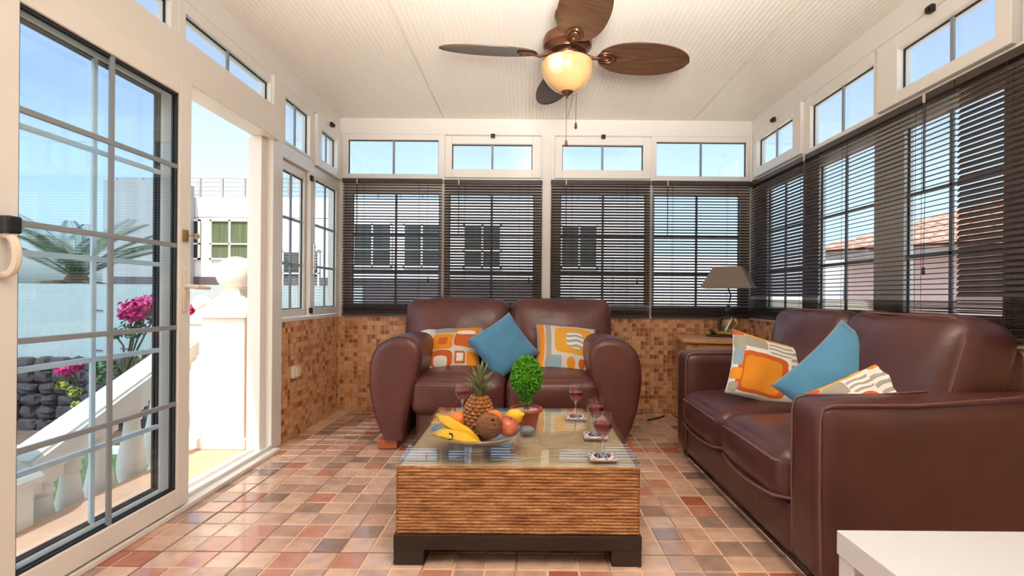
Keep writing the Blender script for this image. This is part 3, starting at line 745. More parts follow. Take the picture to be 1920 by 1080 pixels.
def coffee_table():
    x0, x1, y0, y1 = -.459, .400, 1.745, 2.60
    cx, cy = (x0 + x1) / 2, (y0 + y1) / 2
    t = thing('coffee_table', 'square rope-wrapped coffee table with glass top on dark wooden feet', 'table', (cx, cy, 0))
    hx, hy = (x1 - x0) / 2, (y1 - y0) / 2
    z0, z1 = .107, .345
    MB().box((-hx + .012, -hy + .012, z0), (hx - .012, hy - .012, z1 - .006)).build('core', DARKWOOD, t)
    N = 21; rs = (z1 - z0) / N / 2
    for side in range(4):
        b = MB(); half = hx if side % 2 == 0 else hy
        off = hy if side % 2 == 0 else hx
        seg = 150
        for k in range(N):
            zc = z0 + rs * (2 * k + 1); ph = random.random() * 6; dr = random.uniform(-.0006, .0006); wv = random.random() * 9
            v = []; f = []
            for i in range(seg + 1):
                x = -half + 2 * half * i / seg
                tw = .0014 * math.sin(x * 260 + ph) + .0012 * noise.noise(Vector((x * 45, k * 3.7, side)))
                dz = .0013 * noise.noise(Vector((x * 7, k * .35, side + 9)))
                for a in (-1.35, -.5, .5, 1.35):
                    v.append((x, -(off - .012 + math.cos(a) * (rs * 1.35 + dr + tw) + .003), zc + dz + math.sin(a) * rs * 1.06))
            for i in range(seg):
                for q in range(3): f.append((4 * i + q, 4 * i + 4 + q, 4 * i + 5 + q, 4 * i + 1 + q))
            b.add(v, f, Matrix.Rotation(side * PI / 2, 4, 'Z'))
        o = b.build('rope_side', SEAG, t, True, 60); o['kind'] = 'stuff'
    b = MB(); n = 84
    for k in range(n):
        y = -hy + .012 + (2 * hy - .024) * k / n; dy = (2 * hy - .024) / n
        h = random.uniform(0, .0015)
        v = [(-hx + .01, y, z1 - .003), (hx - .01, y, z1 - .003), (hx - .01, y + dy / 2, z1 + h), (-hx + .01, y + dy / 2, z1 + h), (hx - .01, y + dy, z1 - .003), (-hx + .01, y + dy, z1 - .003)]
        b.add(v, [(0, 1, 2, 3), (3, 2, 4, 5)])
    o = b.build('rope_top', SEAGTOP, t); o['kind'] = 'stuff'
    MB().box((-hx - .005, -hy - .005, .349), (hx + .005, hy + .01, .358), bev=.0015).build('glass_top', TABGLASS, t)
    fr = MB(); e = .007
    for lo, hi in (((-hx - e, -hy - e), (hx + e, -hy + .05)), ((-hx - e, hy - .05), (hx + e, hy + e)), ((-hx - e, -hy + .05), (-hx + .05, hy - .05)), ((hx - .05, -hy + .05), (hx + e, hy - .05))):
        fr.box((lo[0], lo[1], .055), (hi[0], hi[1], .107), bev=.003)
    fr.build('base_frame', DARKWOOD, t)
    for sx in (-1, 1):
        for sy in (-1, 1): MB().box((sx * (hx + e - .001), sy * (hy + e - .001), 0), (sx * (hx - .10), sy * (hy - .10), .0555), bev=.003).build('leg', DARKWOOD, t)
    return t
coffee_table()
ZT = .358

# fruit bowl and fruit
BX, BY = -.190, 1.885
fb_ = thing('fruit_bowl', 'shallow steel pedestal bowl full of fruit on the coffee table', 'bowl', (BX, BY, ZT))
STEEL = mat('brushed_steel', lin(205, 203, 198), 0.22, metal=1.0)
pr = [(.0, .038), (.05, .039), (.10, .049), (.14, .065), (.168, .084), (.171, .084), (.170, .080), (.142, .060), (.10, .043), (.05, .033), (.0, .032)]
MB().lathe(pr, 48, cap=False).build('dish', STEEL, fb_, True, 60)
MB().lathe([(.052, 0), (.052, .004), (.047, .006), (.047, .030), (.05, .036)], 40).build('foot', STEEL, fb_, True)

def leafblade(L, w, curve, n=6, fold=.25):
    v = []; f = []
    for i in range(n + 1):
        u = i / n; ww = w * (1 - u) ** .7 * (0.55 + .9 * u * (1 - u) * 2)
        a = curve * u; x = L * (math.sin(a) / curve if curve else u) if False else L * u * math.sin(curve * u); z = L * u * math.cos(curve * u * .8)
        for s in (-1, 0, 1): v.append((x - abs(s) * ww * fold * -1 * 0 + (ww * fold if s else 0) * -1, s * ww, z))
    for i in range(n):
        for q in range(2): f.append((3 * i + q, 3 * i + q + 1, 3 * i + q + 4, 3 * i + q + 3))
    return v, f

# pineapple
PBODY = mat('pineapple_rind', lin(164, 106, 56), 0.55, nz=(70, .6), bump=(90, .4))
PTIP = mat('pineapple_eye', lin(120, 78, 40), 0.7)
PLEAF = mat('pineapple_leaf', lin(128, 138, 96), 0.5, nz=(18, .3))
pin = thing('pineapple', 'ripe pineapple with spiky green crown standing at the back of the bowl', 'fruit', (-.195, 1.955, ZT + .052))
pin.rotation_euler = (R(4), R(3), 0)
b = MB(); hgt, rad = .148, .060
def prad(u): return rad * (math.sin(PI * (.10 + .82 * u)) ** .5) * (1.04 - .16 * u)
b.lathe([(prad(u) * .93, hgt * u) for u in [k / 14 for k in range(15)]], 28)
rows = 11
for r_ in range(rows):
    u = (r_ + .6) / (rows + .2); nn = 13
    for k in range(nn):
        a = 2 * PI * (k + .5 * (r_ % 2)) / nn; rr = prad(u)
        c = Vector((rr * math.cos(a), rr * math.sin(a), hgt * u)); nrm = Vector((math.cos(a), math.sin(a), (u - .45) * .6)).normalized()
        tx = Vector((-math.sin(a), math.cos(a), 0)); tz = nrm.cross(tx) * -1
        s = rr * 2 * PI / nn * .52; hz = hgt / rows * .62
        q = [c + tx * s - nrm * .003, c + tz * hz - nrm * .003, c - tx * s - nrm * .003, c - tz * hz - nrm * .003]
        q2 = [c + (p - c) * .55 + nrm * .005 for p in q]; tip = c + nrm * .0065 - tz * .002
        b.add(q + q2 + [tip], [(0, 1, 5, 4), (1, 2, 6, 5), (2, 3, 7, 6), (3, 0, 4, 7), (4, 5, 8), (5, 6, 8), (6, 7, 8), (7, 4, 8)])
o = b.build('rind', PBODY, pin, False)
for k in range(34):
    u = k / 33; a = k * 2.39996
    v, f = leafblade(.060 + .070 * u, .015, .95 * (1 - u) + .12, 6)
    o = mesh('crown_leaf', v, f, PLEAF, pin, True); o.location = (.018 * (1 - u) * math.cos(a), .018 * (1 - u) * math.sin(a), hgt - .004 + .022 * u); o.rotation_euler = (0, 0, a)

def banana(label, pts, r, loc):
    t = thing('banana', label, 'fruit', loc)
    rad_ = [.35 * r, .55 * r, .9 * r, r, r, r, .92 * r, .7 * r, .35 * r, .25 * r]
    P = []
    n = 18; base = [Vector(p) for p in pts]
    for i in range(n + 1):
        u = i / n; P.append((1 - u) ** 2 * base[0] + 2 * u * (1 - u) * base[1] + u * u * base[2])
    rr = [r * (min(1, .38 + 3.2 * u) if u < .5 else min(1, .30 + 3.0 * (1 - u))) for u in [i / n for i in range(n + 1)]]
    MB().tube(P, rr, 6).build('peel', BAN, t, True, 50)
    d = (P[-1] - P[-2]).normalized(); MB().tube([P[-1], P[-1] + d * .006], [rr[-1] * .9, rr[-1] * .6], 6).build('tip', PTIP, t, True)
    d = (P[0] - P[1]).normalized(); MB().tube([P[0], P[0] + d * .022], [rr[0] * .95, rr[0] * .9], 6).build('stalk', BANS, t, True)
    return t
BAN = mat('banana_peel', lin(226, 180, 34), 0.45, nz=(14, .12)); BANS = mat('banana_stalk', lin(190, 170, 60), 0.5)
ba = banana('upper banana of the two, lying against the pineapple', [(-.105, -.02, .052), (-.05, -.085, .035), (.045, -.085, -.012)], .021, (BX - .03, BY - .005, ZT + .081))
bb_ = banana('front banana with a small round sticker, on the bowl rim', [(-.105, -.03, .012), (-.05, -.10, .028), (.06, -.075, -.008)], .0225, (BX - .035, BY - .045, ZT + .073))
STK = mat('dark_sticker', lin(25, 30, 28), 0.4); STW = mat('sticker_white', lin(225, 225, 215), 0.4)
sq = Matrix.Translation((-.045, -.0925, .020)) @ Matrix.Rotation(R(-28), 4, 'Z') @ Matrix.Rotation(R(75), 4, 'X')
st = MB().lathe([(0, .0), (.0125, 0), (.0125, .0008), (0, .0008)], 20, sq, False).build('sticker', STK, bb_)
st2 = MB().lathe([(0, .0), (.007, 0), (.007, .0004), (0, .0004)], 16, sq @ Matrix.Translation((0, .001, .0008)) @ Matrix.Scale(.5, 4, (0, 1, 0)), False).build('sticker_emblem', STW, st)

COCO = mat('coconut_husk', lin(128, 84, 54), 0.9, nz=(30, .45), stretch=(1, 1, 5), bump=(90, .9, .006)); COCOE = mat('coconut_eye', lin(45, 28, 22), 0.9)
co = thing('coconut', 'brown hairy coconut with dark eyes at the front of the bowl', 'fruit', (-.138, 1.815, ZT + .114))
bm_v = MB().ell((0, 0, 0), (.049, .048, .047), 32); 
bm_v.v = [tuple(Vector(v) * (1 + .02 * noise.noise(Vector(v) * 60))) for v in bm_v.v]
bm_v.build('husk', COCO, co, True, 80)
for dx, dz in ((.0, .020), (.016, .012), (.010, .028)): MB().ell((dx + .004, -.0405 + .012 * abs(dx) * 10 + dz * .25, dz), (.0075, .006, .0075), 10).build('eye', COCOE, co, True)

def roundfruit(name, label, loc, r, m, stem=True, sq_=.93, tilt=(0, 0)):
    t = thing(name, label, 'fruit', loc); t.rotation_euler = (tilt[0], tilt[1], 0)
    pr = []
    for k in range(17):
        th = PI * k / 16; rr = r * math.sin(th); z = -r * sq_ * math.cos(th)
        if k > 12: z -= r * .16 * ((k - 12) / 4) ** 2
        if k < 4: z += r * .10 * ((4 - k) / 4) ** 2
        pr.append((max(rr, .0004), z))
    MB().lathe(pr, 28).build('skin', m, t, True, 80)
    if stem: MB().tube([(0, 0, r * .72), (.002, 0, r * 1.0)], .0016, 6).build('stem', PTIP, t)
    return t
APP = mat('red_apple_skin', lin(190, 70, 62), 0.3, nz=(8, .3), stretch=(1, 1, .4), col2=lin(214, 120, 90)); LEM = mat('lemon_skin', lin(240, 190, 40), 0.4, bump=(120, .2)); ORA = mat('orange_skin', lin(236, 130, 44), 0.45, bump=(140, .25))
roundfruit('apple', 'red apple at the right of the bowl beside the coconut', (-.070, 1.845, ZT + .104), .039, APP, tilt=(.25, .3))
lm = thing('lemon', 'yellow lemon at the back right of the bowl', 'fruit', (-.052, 1.935, ZT + .119)); lm.rotation_euler = (.0, R(72), R(-18))
MB().lathe([(.0008, -.046), (.006, -.043), (.010, -.037), (.022, -.026), (.0295, -.008), (.030, .006), (.0255, .022), (.013, .034), (.008, .039), (.006, .044), (.0008, .046)], 24).build('skin', LEM, lm, True, 80)
roundfruit('orange', 'orange peeping out between the bananas and the pineapple', (-.268, 1.945, ZT + .103), .034, ORA, False, .98)
roundfruit('orange', 'orange half hidden behind the coconut', (-.128, 1.905, ZT + .118), .036, ORA, False, .98)

# potted topiary
pt_ = thing('potted_topiary', 'small egg-shaped topiary in a terracotta pot on the coffee table', 'plant', (-.003, 2.20, ZT))
MB().lathe([(.043, 0), (.058, .078), (.060, .080), (.070, .081), (.072, .085), (.072, .093), (.069, .096), (.061, .095), (.058, .084), (.0, .083)], 40, cap=False).build('pot', TERRA, pt_, True, 50)
SOIL = mat('white_pot_filler', lin(225, 205, 185), .9, bump=(60, .5)); MB().lathe([(.0, .086), (.03, .088), (.0595, .084)], 30, cap=False).build('soil', SOIL, pt_, True)
STEM = mat('plant_stem', lin(84, 76, 46), .8)
st_ = MB()
for k in range(5):
    a = k * 1.26; st_.tube([(.012 * math.cos(a), .012 * math.sin(a), .085), (.004 * math.cos(a), .004 * math.sin(a), .105), (.012 * math.cos(a), .012 * math.sin(a), .14)], .0022, 5)
st_.build('stem', STEM, pt_)
TOP = mat('topiary_leaf', lin(92, 168, 30), .5, nz=(60, .45)); TOPIN = mat('topiary_core', lin(70, 130, 24), .9)
def egg(th): # polar angle from the bottom
    return .066 * math.sin(th) * (1 + .10 * math.cos(th)), .235 - .086 * math.cos(th)
MB().lathe([(max(.001, egg(PI * k / 12)[0] * .86), .235 + (egg(PI * k / 12)[1] - .235) * .88) for k in range(13)], 20).build('core', TOPIN, pt_, True)
b = MB()
def leaflet(c, nrm, s):
    t1 = nrm.orthogonal().normalized(); t1 = Matrix.Rotation(random.random() * 6.28, 3, nrm) @ t1; t2 = nrm.cross(t1)
    up = (nrm + t1 * random.uniform(.3, 1.2)).normalized()
    b.add([c, c + up * s * .5 + t2 * s * .32, c + up * s, c + up * s * .5 - t2 * s * .32], [(0, 1, 2, 3)])
for k in range(3000):
    th = math.acos(1 - 2 * random.random()); ph = random.random() * 2 * PI; r, z = egg(th); r *= random.uniform(.86, 1.02)
    n3 = Vector((math.sin(th) * math.cos(ph), math.sin(th) * math.sin(ph), -math.cos(th) * .8)).normalized()
    leaflet(Vector((r * math.cos(ph), r * math.sin(ph), .235 + (z - .235) * random.uniform(.9, 1.02))), n3, .0115)
for k in range(420):
    ph = random.random() * 6.28; z = random.uniform(.118, .165); r = (.022 + .02 * abs(z - .128) / .035 * .5) * random.uniform(.5, 1)
    leaflet(Vector((r * math.cos(ph), r * math.sin(ph), z)), Vector((math.cos(ph), math.sin(ph), random.uniform(-.4, .4))).normalized(), .011)
o = b.build('foliage', TOP, pt_); o['kind'] = 'stuff'
PEB = mat('grey_pebble', lin(120, 124, 130), .55, nz=(25, .2))
q = MB().ell((0, 0, 0), (.034, .026, .018), 18); q.v = [tuple(Vector(v) * (1 + .06 * noise.noise(Vector(v) * 30))) for v in q.v]
o = q.build('pebble', PEB, None, True, 80); o.location = (.001, 2.118, ZT + .0175); tag(o, 'smooth grey pebble in front of the terracotta pot', 'stone')

# wine glasses on coasters
WGL, n, l, p = newmat('wine_glass'); p.inputs['Roughness'].default_value = 0.0; p.inputs['Transmission Weight'].default_value = 1.0; p.inputs['IOR'].default_value = 1.45; p.inputs['Base Color'].default_value = (1, 1, 1, 1)
m, n, l, p = newmat('red_wine'); p.inputs['Base Color'].default_value = lin(176, 10, 34); p.inputs['Roughness'].default_value = .02; p.inputs['Transmission Weight'].default_value = .75; p.inputs['IOR'].default_value = 1.34
WINE = m
CORK = mat('coaster_board', lin(186, 150, 138), .5)
m, n, l, p = newmat('coaster_print'); p.inputs['Roughness'].default_value = .25
tc = n.new('ShaderNodeTexCoord'); vz = n.new('ShaderNodeTexVoronoi'); vz.inputs['Scale'].default_value = 38; l.new(tc.outputs['Object'], vz.inputs['Vector'])
rp = n.new('ShaderNodeValToRGB'); rp.color_ramp.interpolation = 'CONSTANT'; l.new(vz.outputs['Distance'], rp.inputs[0])
rp.color_ramp.elements[0].color = lin(70, 80, 140); rp.color_ramp.elements[1].position = .30; rp.color_ramp.elements[1].color = lin(232, 226, 226)
e = rp.color_ramp.elements.new(.62); e.color = lin(196, 150, 150); l.new(rp.outputs[0], p.inputs['Base Color']); CPR = m
gprof = [(.031, .0), (.0315, .0015), (.026, .004), (.008, .008), (.0045, .014), (.0042, .05), (.005, .066), (.012, .073), (.025, .085), (.0345, .102), (.0375, .118), (.0365, .134), (.0325, .150), (.0322, .156)]
gin = [(.0315, .156), (.0318, .150), (.0357, .134), (.0367, .118), (.0337, .103), (.0245, .087), (.011, .0755), (.0005, .0735)]
wprof = [(.0005, .0742), (.0108, .0762), (.0242, .0877), (.0333, .1035), (.0360, .116), (.0360, .1205), (.0345, .1200), (.0005, .1198)]
def wineglass(x, y, lab, lab2, rz):
    c = thing('coaster', lab2, 'coaster', (x, y, ZT), rz, group='square coasters on the coffee table')
    MB().box((-.05, -.05, 0), (.05, .05, .004), bev=.0012).build('board', CORK, c)
    MB().box((-.046, -.046, .004), (.046, .046, .0046)).build('printed_face', CPR, c)
    t = thing('wine_glass', lab, 'glass', (x, y, ZT + .0048), random.random(), group='glasses of red wine')
    MB().lathe([(.0005, 0)] + gprof + gin, 32, cap=False).build('stemware', WGL, t, True, 50)
    MB().lathe(wprof, 32, cap=False).build('wine', WINE, t, True, 50)
wineglass(-.318, 2.43, 'glass of red wine behind the pineapple at the far left of the table', 'printed coaster under the far left wine glass', .1)
wineglass(.236, 2.42, 'glass of red wine at the far right, nearest the loveseat', 'printed coaster under the far right wine glass', .05)
wineglass(.290, 2.10, 'glass of red wine in the middle of the right row', 'printed coaster under the middle glass of the right row', -.05)
wineglass(.278, 1.825, 'nearest glass of red wine at the front right of the table', 'printed coaster under the nearest wine glass', .0)

# ---------------------------------------------------------------- white side table, corner table, lamp
wt = thing('white_side_table', 'plain white square side table at the bottom right beside the sofa arm', 'table', (.943, .792, 0))
MB().box((-.275, -.275, .40), (.275, .275, .45), bev=.0015).build('table_top', WHITELAC, wt)
for sx in (-1, 1):
    for sy in (-1, 1): MB().box((sx * .272, sy * .272, 0), (sx * .222, sy * .222, .4), bev=.0015).build('leg', WHITELAC, wt)

ct = thing('corner_table', 'small pine side table with a drawer in the corner between the two sofas', 'table', (1.385, 3.66, 0), R(-10))
MB().box((-.27, -.30, .632), (.27, .30, .655), bev=.005).build('table_top', PINE, ct)
MB().box((-.235, -.265, .52), (.235, .265, .632), bev=.003).build('apron', PINE, ct)
dr = MB().box((-.17, -.272, .535), (.17, -.26, .625), bev=.003).build('drawer', PINE, ct)
MB().ell((0, -.283, .58), (.013, .013, .013), 12).build('knob', DARKWOOD, dr, True)
for sx in (-1, 1):
    for sy in (-1, 1): MB().box((sx * .245, sy * .275, 0), (sx * .20, sy * .23, .632), bev=.003).build('leg', PINE, ct)
MB().box((-.22, -.25, .15), (.22, .25, .17), bev=.003).build('shelf', PINE, ct)

lp = thing('table_lamp', 'table lamp with grey rectangular shade on a seated golden statue', 'lamp', (1.495, 3.70, .6555), R(-32))
SHADE = mat('grey_fabric_shade', lin(134, 119, 108), .85, bump=(200, .15)); GOLD = mat('gold_robe', lin(158, 124, 62), .4, metal=.45, nz=(60, .4), bump=(80, .5)); DSK = mat('dark_statue_skin', lin(44, 36, 32), .4); SILV = mat('silver_sash', lin(200, 200, 200), .25, metal=.7, nz=(70, .5), bump=(90, .8))
def rect(w, d, z, r=.004): return [(p[0], p[1], z) for p in rloop(w, d, r, 2)]
q = MB().loft([rect(.36, .26, .362), rect(.19, .14, .522)], cap=False).loft([rect(.356, .256, .3625), rect(.186, .136, .5215)], cap=False).build('shade', SHADE, lp, False)
MB().box((-.145, -.075, 0), (.145, .075, .014), bev=.006).build('plinth', BLACK, lp)
b = MB().tube([(.0, .03, .25), (.012, .03, .31), (-.004, .02, .36), (0, 0, .42)], .005, 8).tube([(-.108, 0, .50), (.108, 0, .50)], .002, 6).tube([(0, -.07, .50), (0, .07, .50)], .002, 6).tube([(0, 0, .42), (0, 0, .50)], .004, 6)
b.build('stem', BLACK, lp, True)
b = MB().ell((0, 0, .088), (.052, .040, .062), 18).ell((0, .005, .045), (.075, .05, .030), 18)
b.tube([(.035, .0, .040), (.105, -.015, .036), (.060, -.055, .030), (-.01, -.062, .032)], [.030, .026, .020, .014], 10)
b.tube([(-.035, .0, .040), (-.105, -.015, .036), (-.060, -.05, .030), (.01, -.058, .034)], [.030, .026, .020, .014], 10)
b.tube([(.045, 0, .135), (.066, -.008, .095), (.04, -.045, .062)], [.018, .016, .012], 8)
b.build('robe', GOLD, lp, True, 80)
b = MB().ell((0, 0, .137), (.046, .028, .022), 14).tube([(0, 0, .14), (0, 0, .175)], .013, 10).ell((0, -.002, .196), (.024, .026, .031), 16).ell((0, .004, .228), (.012, .012, .014), 10)
for s in (-1, 1): b.ell((s * .024, .004, .190), (.004, .006, .014), 8)
b.ell((0, -.028, .192), (.0045, .006, .007), 8).ell((-.009, -.0245, .198), (.005, .003, .002), 6).ell((.009, -.0245, .198), (.005, .003, .002), 6).ell((0, -.0245, .180), (.007, .003, .002), 6)
b.tube([(-.045, 0, .135), (-.068, -.005, .09), (-.055, -.03, .052), (-.01, -.052, .052)], [.016, .014, .011, .008], 8)
for k in range(4): b.tube([(-.012 + .006 * k, -.055, .052), (-.004 + .006 * k, -.066, .046), (.004 + .006 * k, -.068, .044)], .0028, 5)
b.build('figure', DSK, lp, True, 80)
b = MB().tube([(.03, -.012, .140), (.016, -.038, .105), (.0, -.052, .062), (-.01, -.072, .040)], [.010, .013, .014, .012], 8); b.build('sash', SILV, lp, True, 80)

# cable and bright strip on the floor by the corner table
tag(MB().tube([(.925, 3.80, .006), (.98, 3.84, .006), (1.04, 3.88, .006), (1.09, 3.94, .006)], .006, 6).build('power_cable', BLACK, None, True), 'short black cable on the floor between the two sofas', 'cable')

# ---------------------------------------------------------------- ceiling fan
fx, fy = .190, 2.52
fan = thing('ceiling_fan', 'bronze ceiling fan with four oval wooden blades and a lit frosted bowl', 'fan', (fx, fy, 0))
zb_ = H + 1.228                                # blade plane
MB().lathe([(.0, ZC - .001), (.065, ZC - .001), (.066, ZC - .02), (.045, ZC - .045), (.02, ZC - .055), (.02, ZC - .09), (.05, zb_ + .125), (.085, zb_ + .11), (.118, zb_ + .085), (.126, zb_ + .06), (.122, zb_ + .035), (.10, zb_ + .018), (.095, zb_ + .008), (.07, zb_ + .004), (.0, zb_ + .004)], 40, cap=False).build('motor_housing', BRONZE, fan, True, 35)
MB().lathe([(.0, zb_ + .004), (.062, zb_ + .004), (.060, zb_ - .012), (.046, zb_ - .018), (.045, zb_ - .045), (.052, zb_ - .05), (.0, zb_ - .05)], 32, cap=False).build('switch_housing', BRONZE, fan, True, 35)
gz0 = zb_ - .045
gpts = [(.1275, gz0), (.133, gz0 - .010), (.134, gz0 - .022), (.130, gz0 - .044), (.118, gz0 - .074), (.097, gz0 - .104), (.070, gz0 - .128), (.042, gz0 - .143), (.012, gz0 - .149)]
m, n, l, p = newmat('lit_frosted_glass')
p.inputs['Base Color'].default_value = lin(186, 150, 104); p.inputs['Roughness'].default_value = .22; p.inputs['Coat Weight'].default_value = .5
g_ = n.new('ShaderNodeNewGeometry')
def glowspot(loc, rad):
    d = n.new('ShaderNodeVectorMath'); d.operation = 'DISTANCE'; d.inputs[1].default_value = loc; l.new(g_.outputs['Position'], d.inputs[0])
    r = n.new('ShaderNodeMapRange'); r.interpolation_type = 'SMOOTHERSTEP'; r.inputs[1].default_value = 0; r.inputs[2].default_value = rad; r.inputs[3].default_value = 1; r.inputs[4].default_value = 0; l.new(d.outputs['Value'], r.inputs[0])
    return r.outputs[0]
s1 = glowspot((fx - .062, fy - .112, gz0 - .045), .062); s2 = glowspot((fx + .055, fy - .06, gz0 - .10), .12)
ad = n.new('ShaderNodeMath'); ad.operation = 'MULTIPLY_ADD'; ad.inputs[1].default_value = 2.2; ad.inputs[2].default_value = .05; l.new(s1, ad.inputs[0])
ad2 = n.new('ShaderNodeMath'); ad2.operation = 'MULTIPLY_ADD'; ad2.inputs[1].default_value = .16; l.new(s2, ad2.inputs[0]); l.new(ad.outputs[0], ad2.inputs[2])
p.inputs['Emission Color'].default_value = (1.0, .56, .20, 1); l.new(ad2.outputs[0], p.inputs['Emission Strength'])
MB().lathe(gpts, 44, cap=False).build('glass_bowl', m, fan, True, 80)
MB().lathe([(.0, gz0 - .004), (.124, gz0 - .004), (.1275, gz0 + .004), (.06, gz0 + .008), (0, gz0 + .008)], 40, cap=False).build('bowl_rim', BRONZE, fan, True, 35)
MB().lathe([(.001, gz0 - .180), (.005, gz0 - .175), (.007, gz0 - .165), (.012, gz0 - .162), (.022, gz0 - .155), (.034, gz0 - .143), (.036, gz0 - .137), (.0, gz0 - .137)], 24, cap=False).build('finial', BRONZE, fan, True, 50)
for k, ang in enumerate((-6 + 180, -6 + 0 + 270 + 12 - 0, 6, 96)):
    a = R((186, 276, 6, 96)[k])
    pit = R(-15)
    Mb = Matrix.Rotation(a, 4, 'Z') @ Matrix.Translation((0, 0, zb_)) @ Matrix.Rotation(pit, 4, 'X')
    v = []; f = []; N = 28
    for i in range(N + 1):
        u = i / N; x = .155 + .49 * u
        w = .114 * (max(0, 1 - abs(2 * u ** .93 - 1) ** 2.3)) ** .55
        w = max(w, .004)
        for s in (-1, -.5, 0, .5, 1): v.append((x, s * w, .004 * (1 - s * s)))
    for i in range(N):
        for q in range(4): f.append((5 * i + q, 5 * i + q + 1, 5 * i + q + 6, 5 * i + q + 5))
    nv = len(v); v += [(x, y, z - .006) for x, y, z in v]; f += [tuple(reversed([q + nv for q in ff])) for ff in f]
    for i in range(N):
        f.append((5 * i, 5 * i + 5, 5 * i + 5 + nv, 5 * i + nv)); f.append((5 * i + 4 + nv, 5 * i + 9 + nv, 5 * i + 9, 5 * i + 4))
    bl = mesh('blade', v, f, BLADE, fan, True); bl.data.transform(Mb); bl.data.set_sharp_from_angle(angle=R(40))
    ir = MB().tube([(.07, 0, .012), (.105, 0, -.004), (.14, 0, -.014), (.175, 0, -.008)], [.011, .009, .009, .008], 8)
    for rx, ry, xc in ((.048, .034, .205), (.026, .018, .200)):
        ir.tube([(xc + rx * math.cos(t_), ry * math.sin(t_), -.0075) for t_ in [2 * PI * q / 24 for q in range(24)]], .0055, 6, closed=True)
    o = ir.build('blade_iron', BRONZE, fan, True); o.data.transform(Mb)
pc = MB().tube([(-.004, -.02, gz0 - .170), (-.004, -.02, gz0 - .395)], .0013, 5).lathe([(.001, 0), (.008, .006), (.007, .022), (.004, .034), (.001, .036)], 10, Matrix.Translation((-.004, -.02, gz0 - .43)))
pc.build('pull_chain', BRONZE, fan, True)
pc = MB().tube([(.05, .06, zb_ - .04), (.055, .09, gz0 - .15), (.055, .10, gz0 - .265)], .0013, 5).lathe([(.001, 0), (.008, .006), (.007, .022), (.004, .034), (.001, .036)], 10, Matrix.Translation((.055, .10, gz0 - .30)))
pc.build('pull_chain', BRONZE, fan, True)

# ================================================================ outdoors, left
TERR = mat('terrace_tile', lin(222, 172, 140), .55, nz=(4, .07))
te = MB().box((-2.06, -2.0, -.20), (XL - .09, 4.2, -.015)).build('terrace', TERR); tag(te, 'peach tiled terrace strip outside the door', 'terrace', kind='structure')
GZ = -1.05
SAND = mat('pale_gravel', lin(196, 180, 160), .9, nz=(3, .15)); GRASS = mat('lawn_grass', lin(84, 108, 58), .9, nz=(9, .35), bump=(60, .6, .02)); BED = mat('brown_soil', lin(118, 88, 68), .95, nz=(10, .3), bump=(20, .6, .02))
gr = MB().box((-60, -30, GZ - .3), (60, 90, GZ - .02)).build('ground', SAND); tag(gr, 'pale gravel ground around the house', 'ground', kind='structure')
lw = MB().box((-9, 1.2, GZ - .02), (-2.4, 6.2, GZ + .01)).build('lawn', GRASS); tag(lw, 'green lawn below the terrace', 'lawn', kind='structure')
bd = MB().box((-9, 6.2, GZ - .02), (-2.4, 6.95, GZ + .06)).build('planting_bed', BED); tag(bd, 'brown soil bed along the dark stone wall', 'bed', kind='structure')
MB().box((-9, 6.1, GZ), (-2.4, 6.2, GZ + .09), bev=.01).build('kerb', WHITE_OUT, bd)

# newel posts
def newel(loc, s, label):
    t = thing('newel_post', label, 'post', loc, group='white ball-topped stair posts')
    h = .135
    MB().box((-h, -h, -.015), (h, h, .80), bev=.01).box((-h - .015, -h - .015, -.015), (h + .015, h + .015, .05), bev=.008).build('shaft', WHITE_OUT, t)
    sqr = 1 / math.cos(PI / 4)
    MB().lathe([((h + .02) * sqr, .80), ((h + .02) * sqr, .82), ((h + .012) * sqr, .84), ((h - .015) * sqr, .868), (.10 * sqr, .90), (.065 * sqr, .935), (.052 * sqr, .975)], 4, start=PI / 4).build('cap', WHITE_OUT, t, True, 20)
    MB().lathe([(.055, .955), (.062, .97), (.075, .985)], 24).ell((0, 0, 1.074), (.114, .114, .114), 28).build('ball', WHITE_OUT, t, True, 60)
    t.scale = (s, s, s)
    return t
newel((-1.885, 3.20, 0), 1.0, 'large white ball-topped newel post just outside the open door')
newel((-2.17, 1.92, -.638), 1.0, 'white newel post at the foot of the stair rail, by the left picture edge')
newel((-3.55, 5.4, -.02), .80, 'smaller white ball post farther off, left of the large one')
MB().box((-3.72, 5.25, GZ), (-3.38, 5.55, -.03), bev=.01).build('pier', WHITE_OUT); tag(bpy.data.objects['pier'], 'white pier under the far ball post', 'pier')

# sloping balustrade
ba_ = thing('balustrade', 'white sloping stair balustrade with turned balusters beyond the terrace edge', 'balustrade', (-2.15, 2.5, 0))
zr = lambda y: .567 + .406 * (y - 2.878)
def slab(y0, y1, w, dz0, dz1):
    return [(-w, y0 - 2.5, zr(y0) + dz0), (w, y0 - 2.5, zr(y0) + dz0), (w, y0 - 2.5, zr(y0) + dz1), (-w, y0 - 2.5, zr(y0) + dz1), (-w, y1 - 2.5, zr(y1) + dz0), (w, y1 - 2.5, zr(y1) + dz0), (w, y1 - 2.5, zr(y1) + dz1), (-w, y1 - 2.5, zr(y1) + dz1)]
FB = [(0, 3, 2, 1), (4, 5, 6, 7), (0, 1, 5, 4), (1, 2, 6, 5), (2, 3, 7, 6), (3, 0, 4, 7)]
MB().add(slab(2.075, 3.12, .085, -.10, -.015), FB).add(slab(2.075, 3.12, .07, -.13, -.10), FB).add(slab(2.075, 3.12, .07, -.015, 0), FB).build('handrail', WHITE_OUT, ba_)
MB().add(slab(2.075, 3.12, .09, -.82, -.70), FB).build('bottom_rail', WHITE_OUT, ba_)
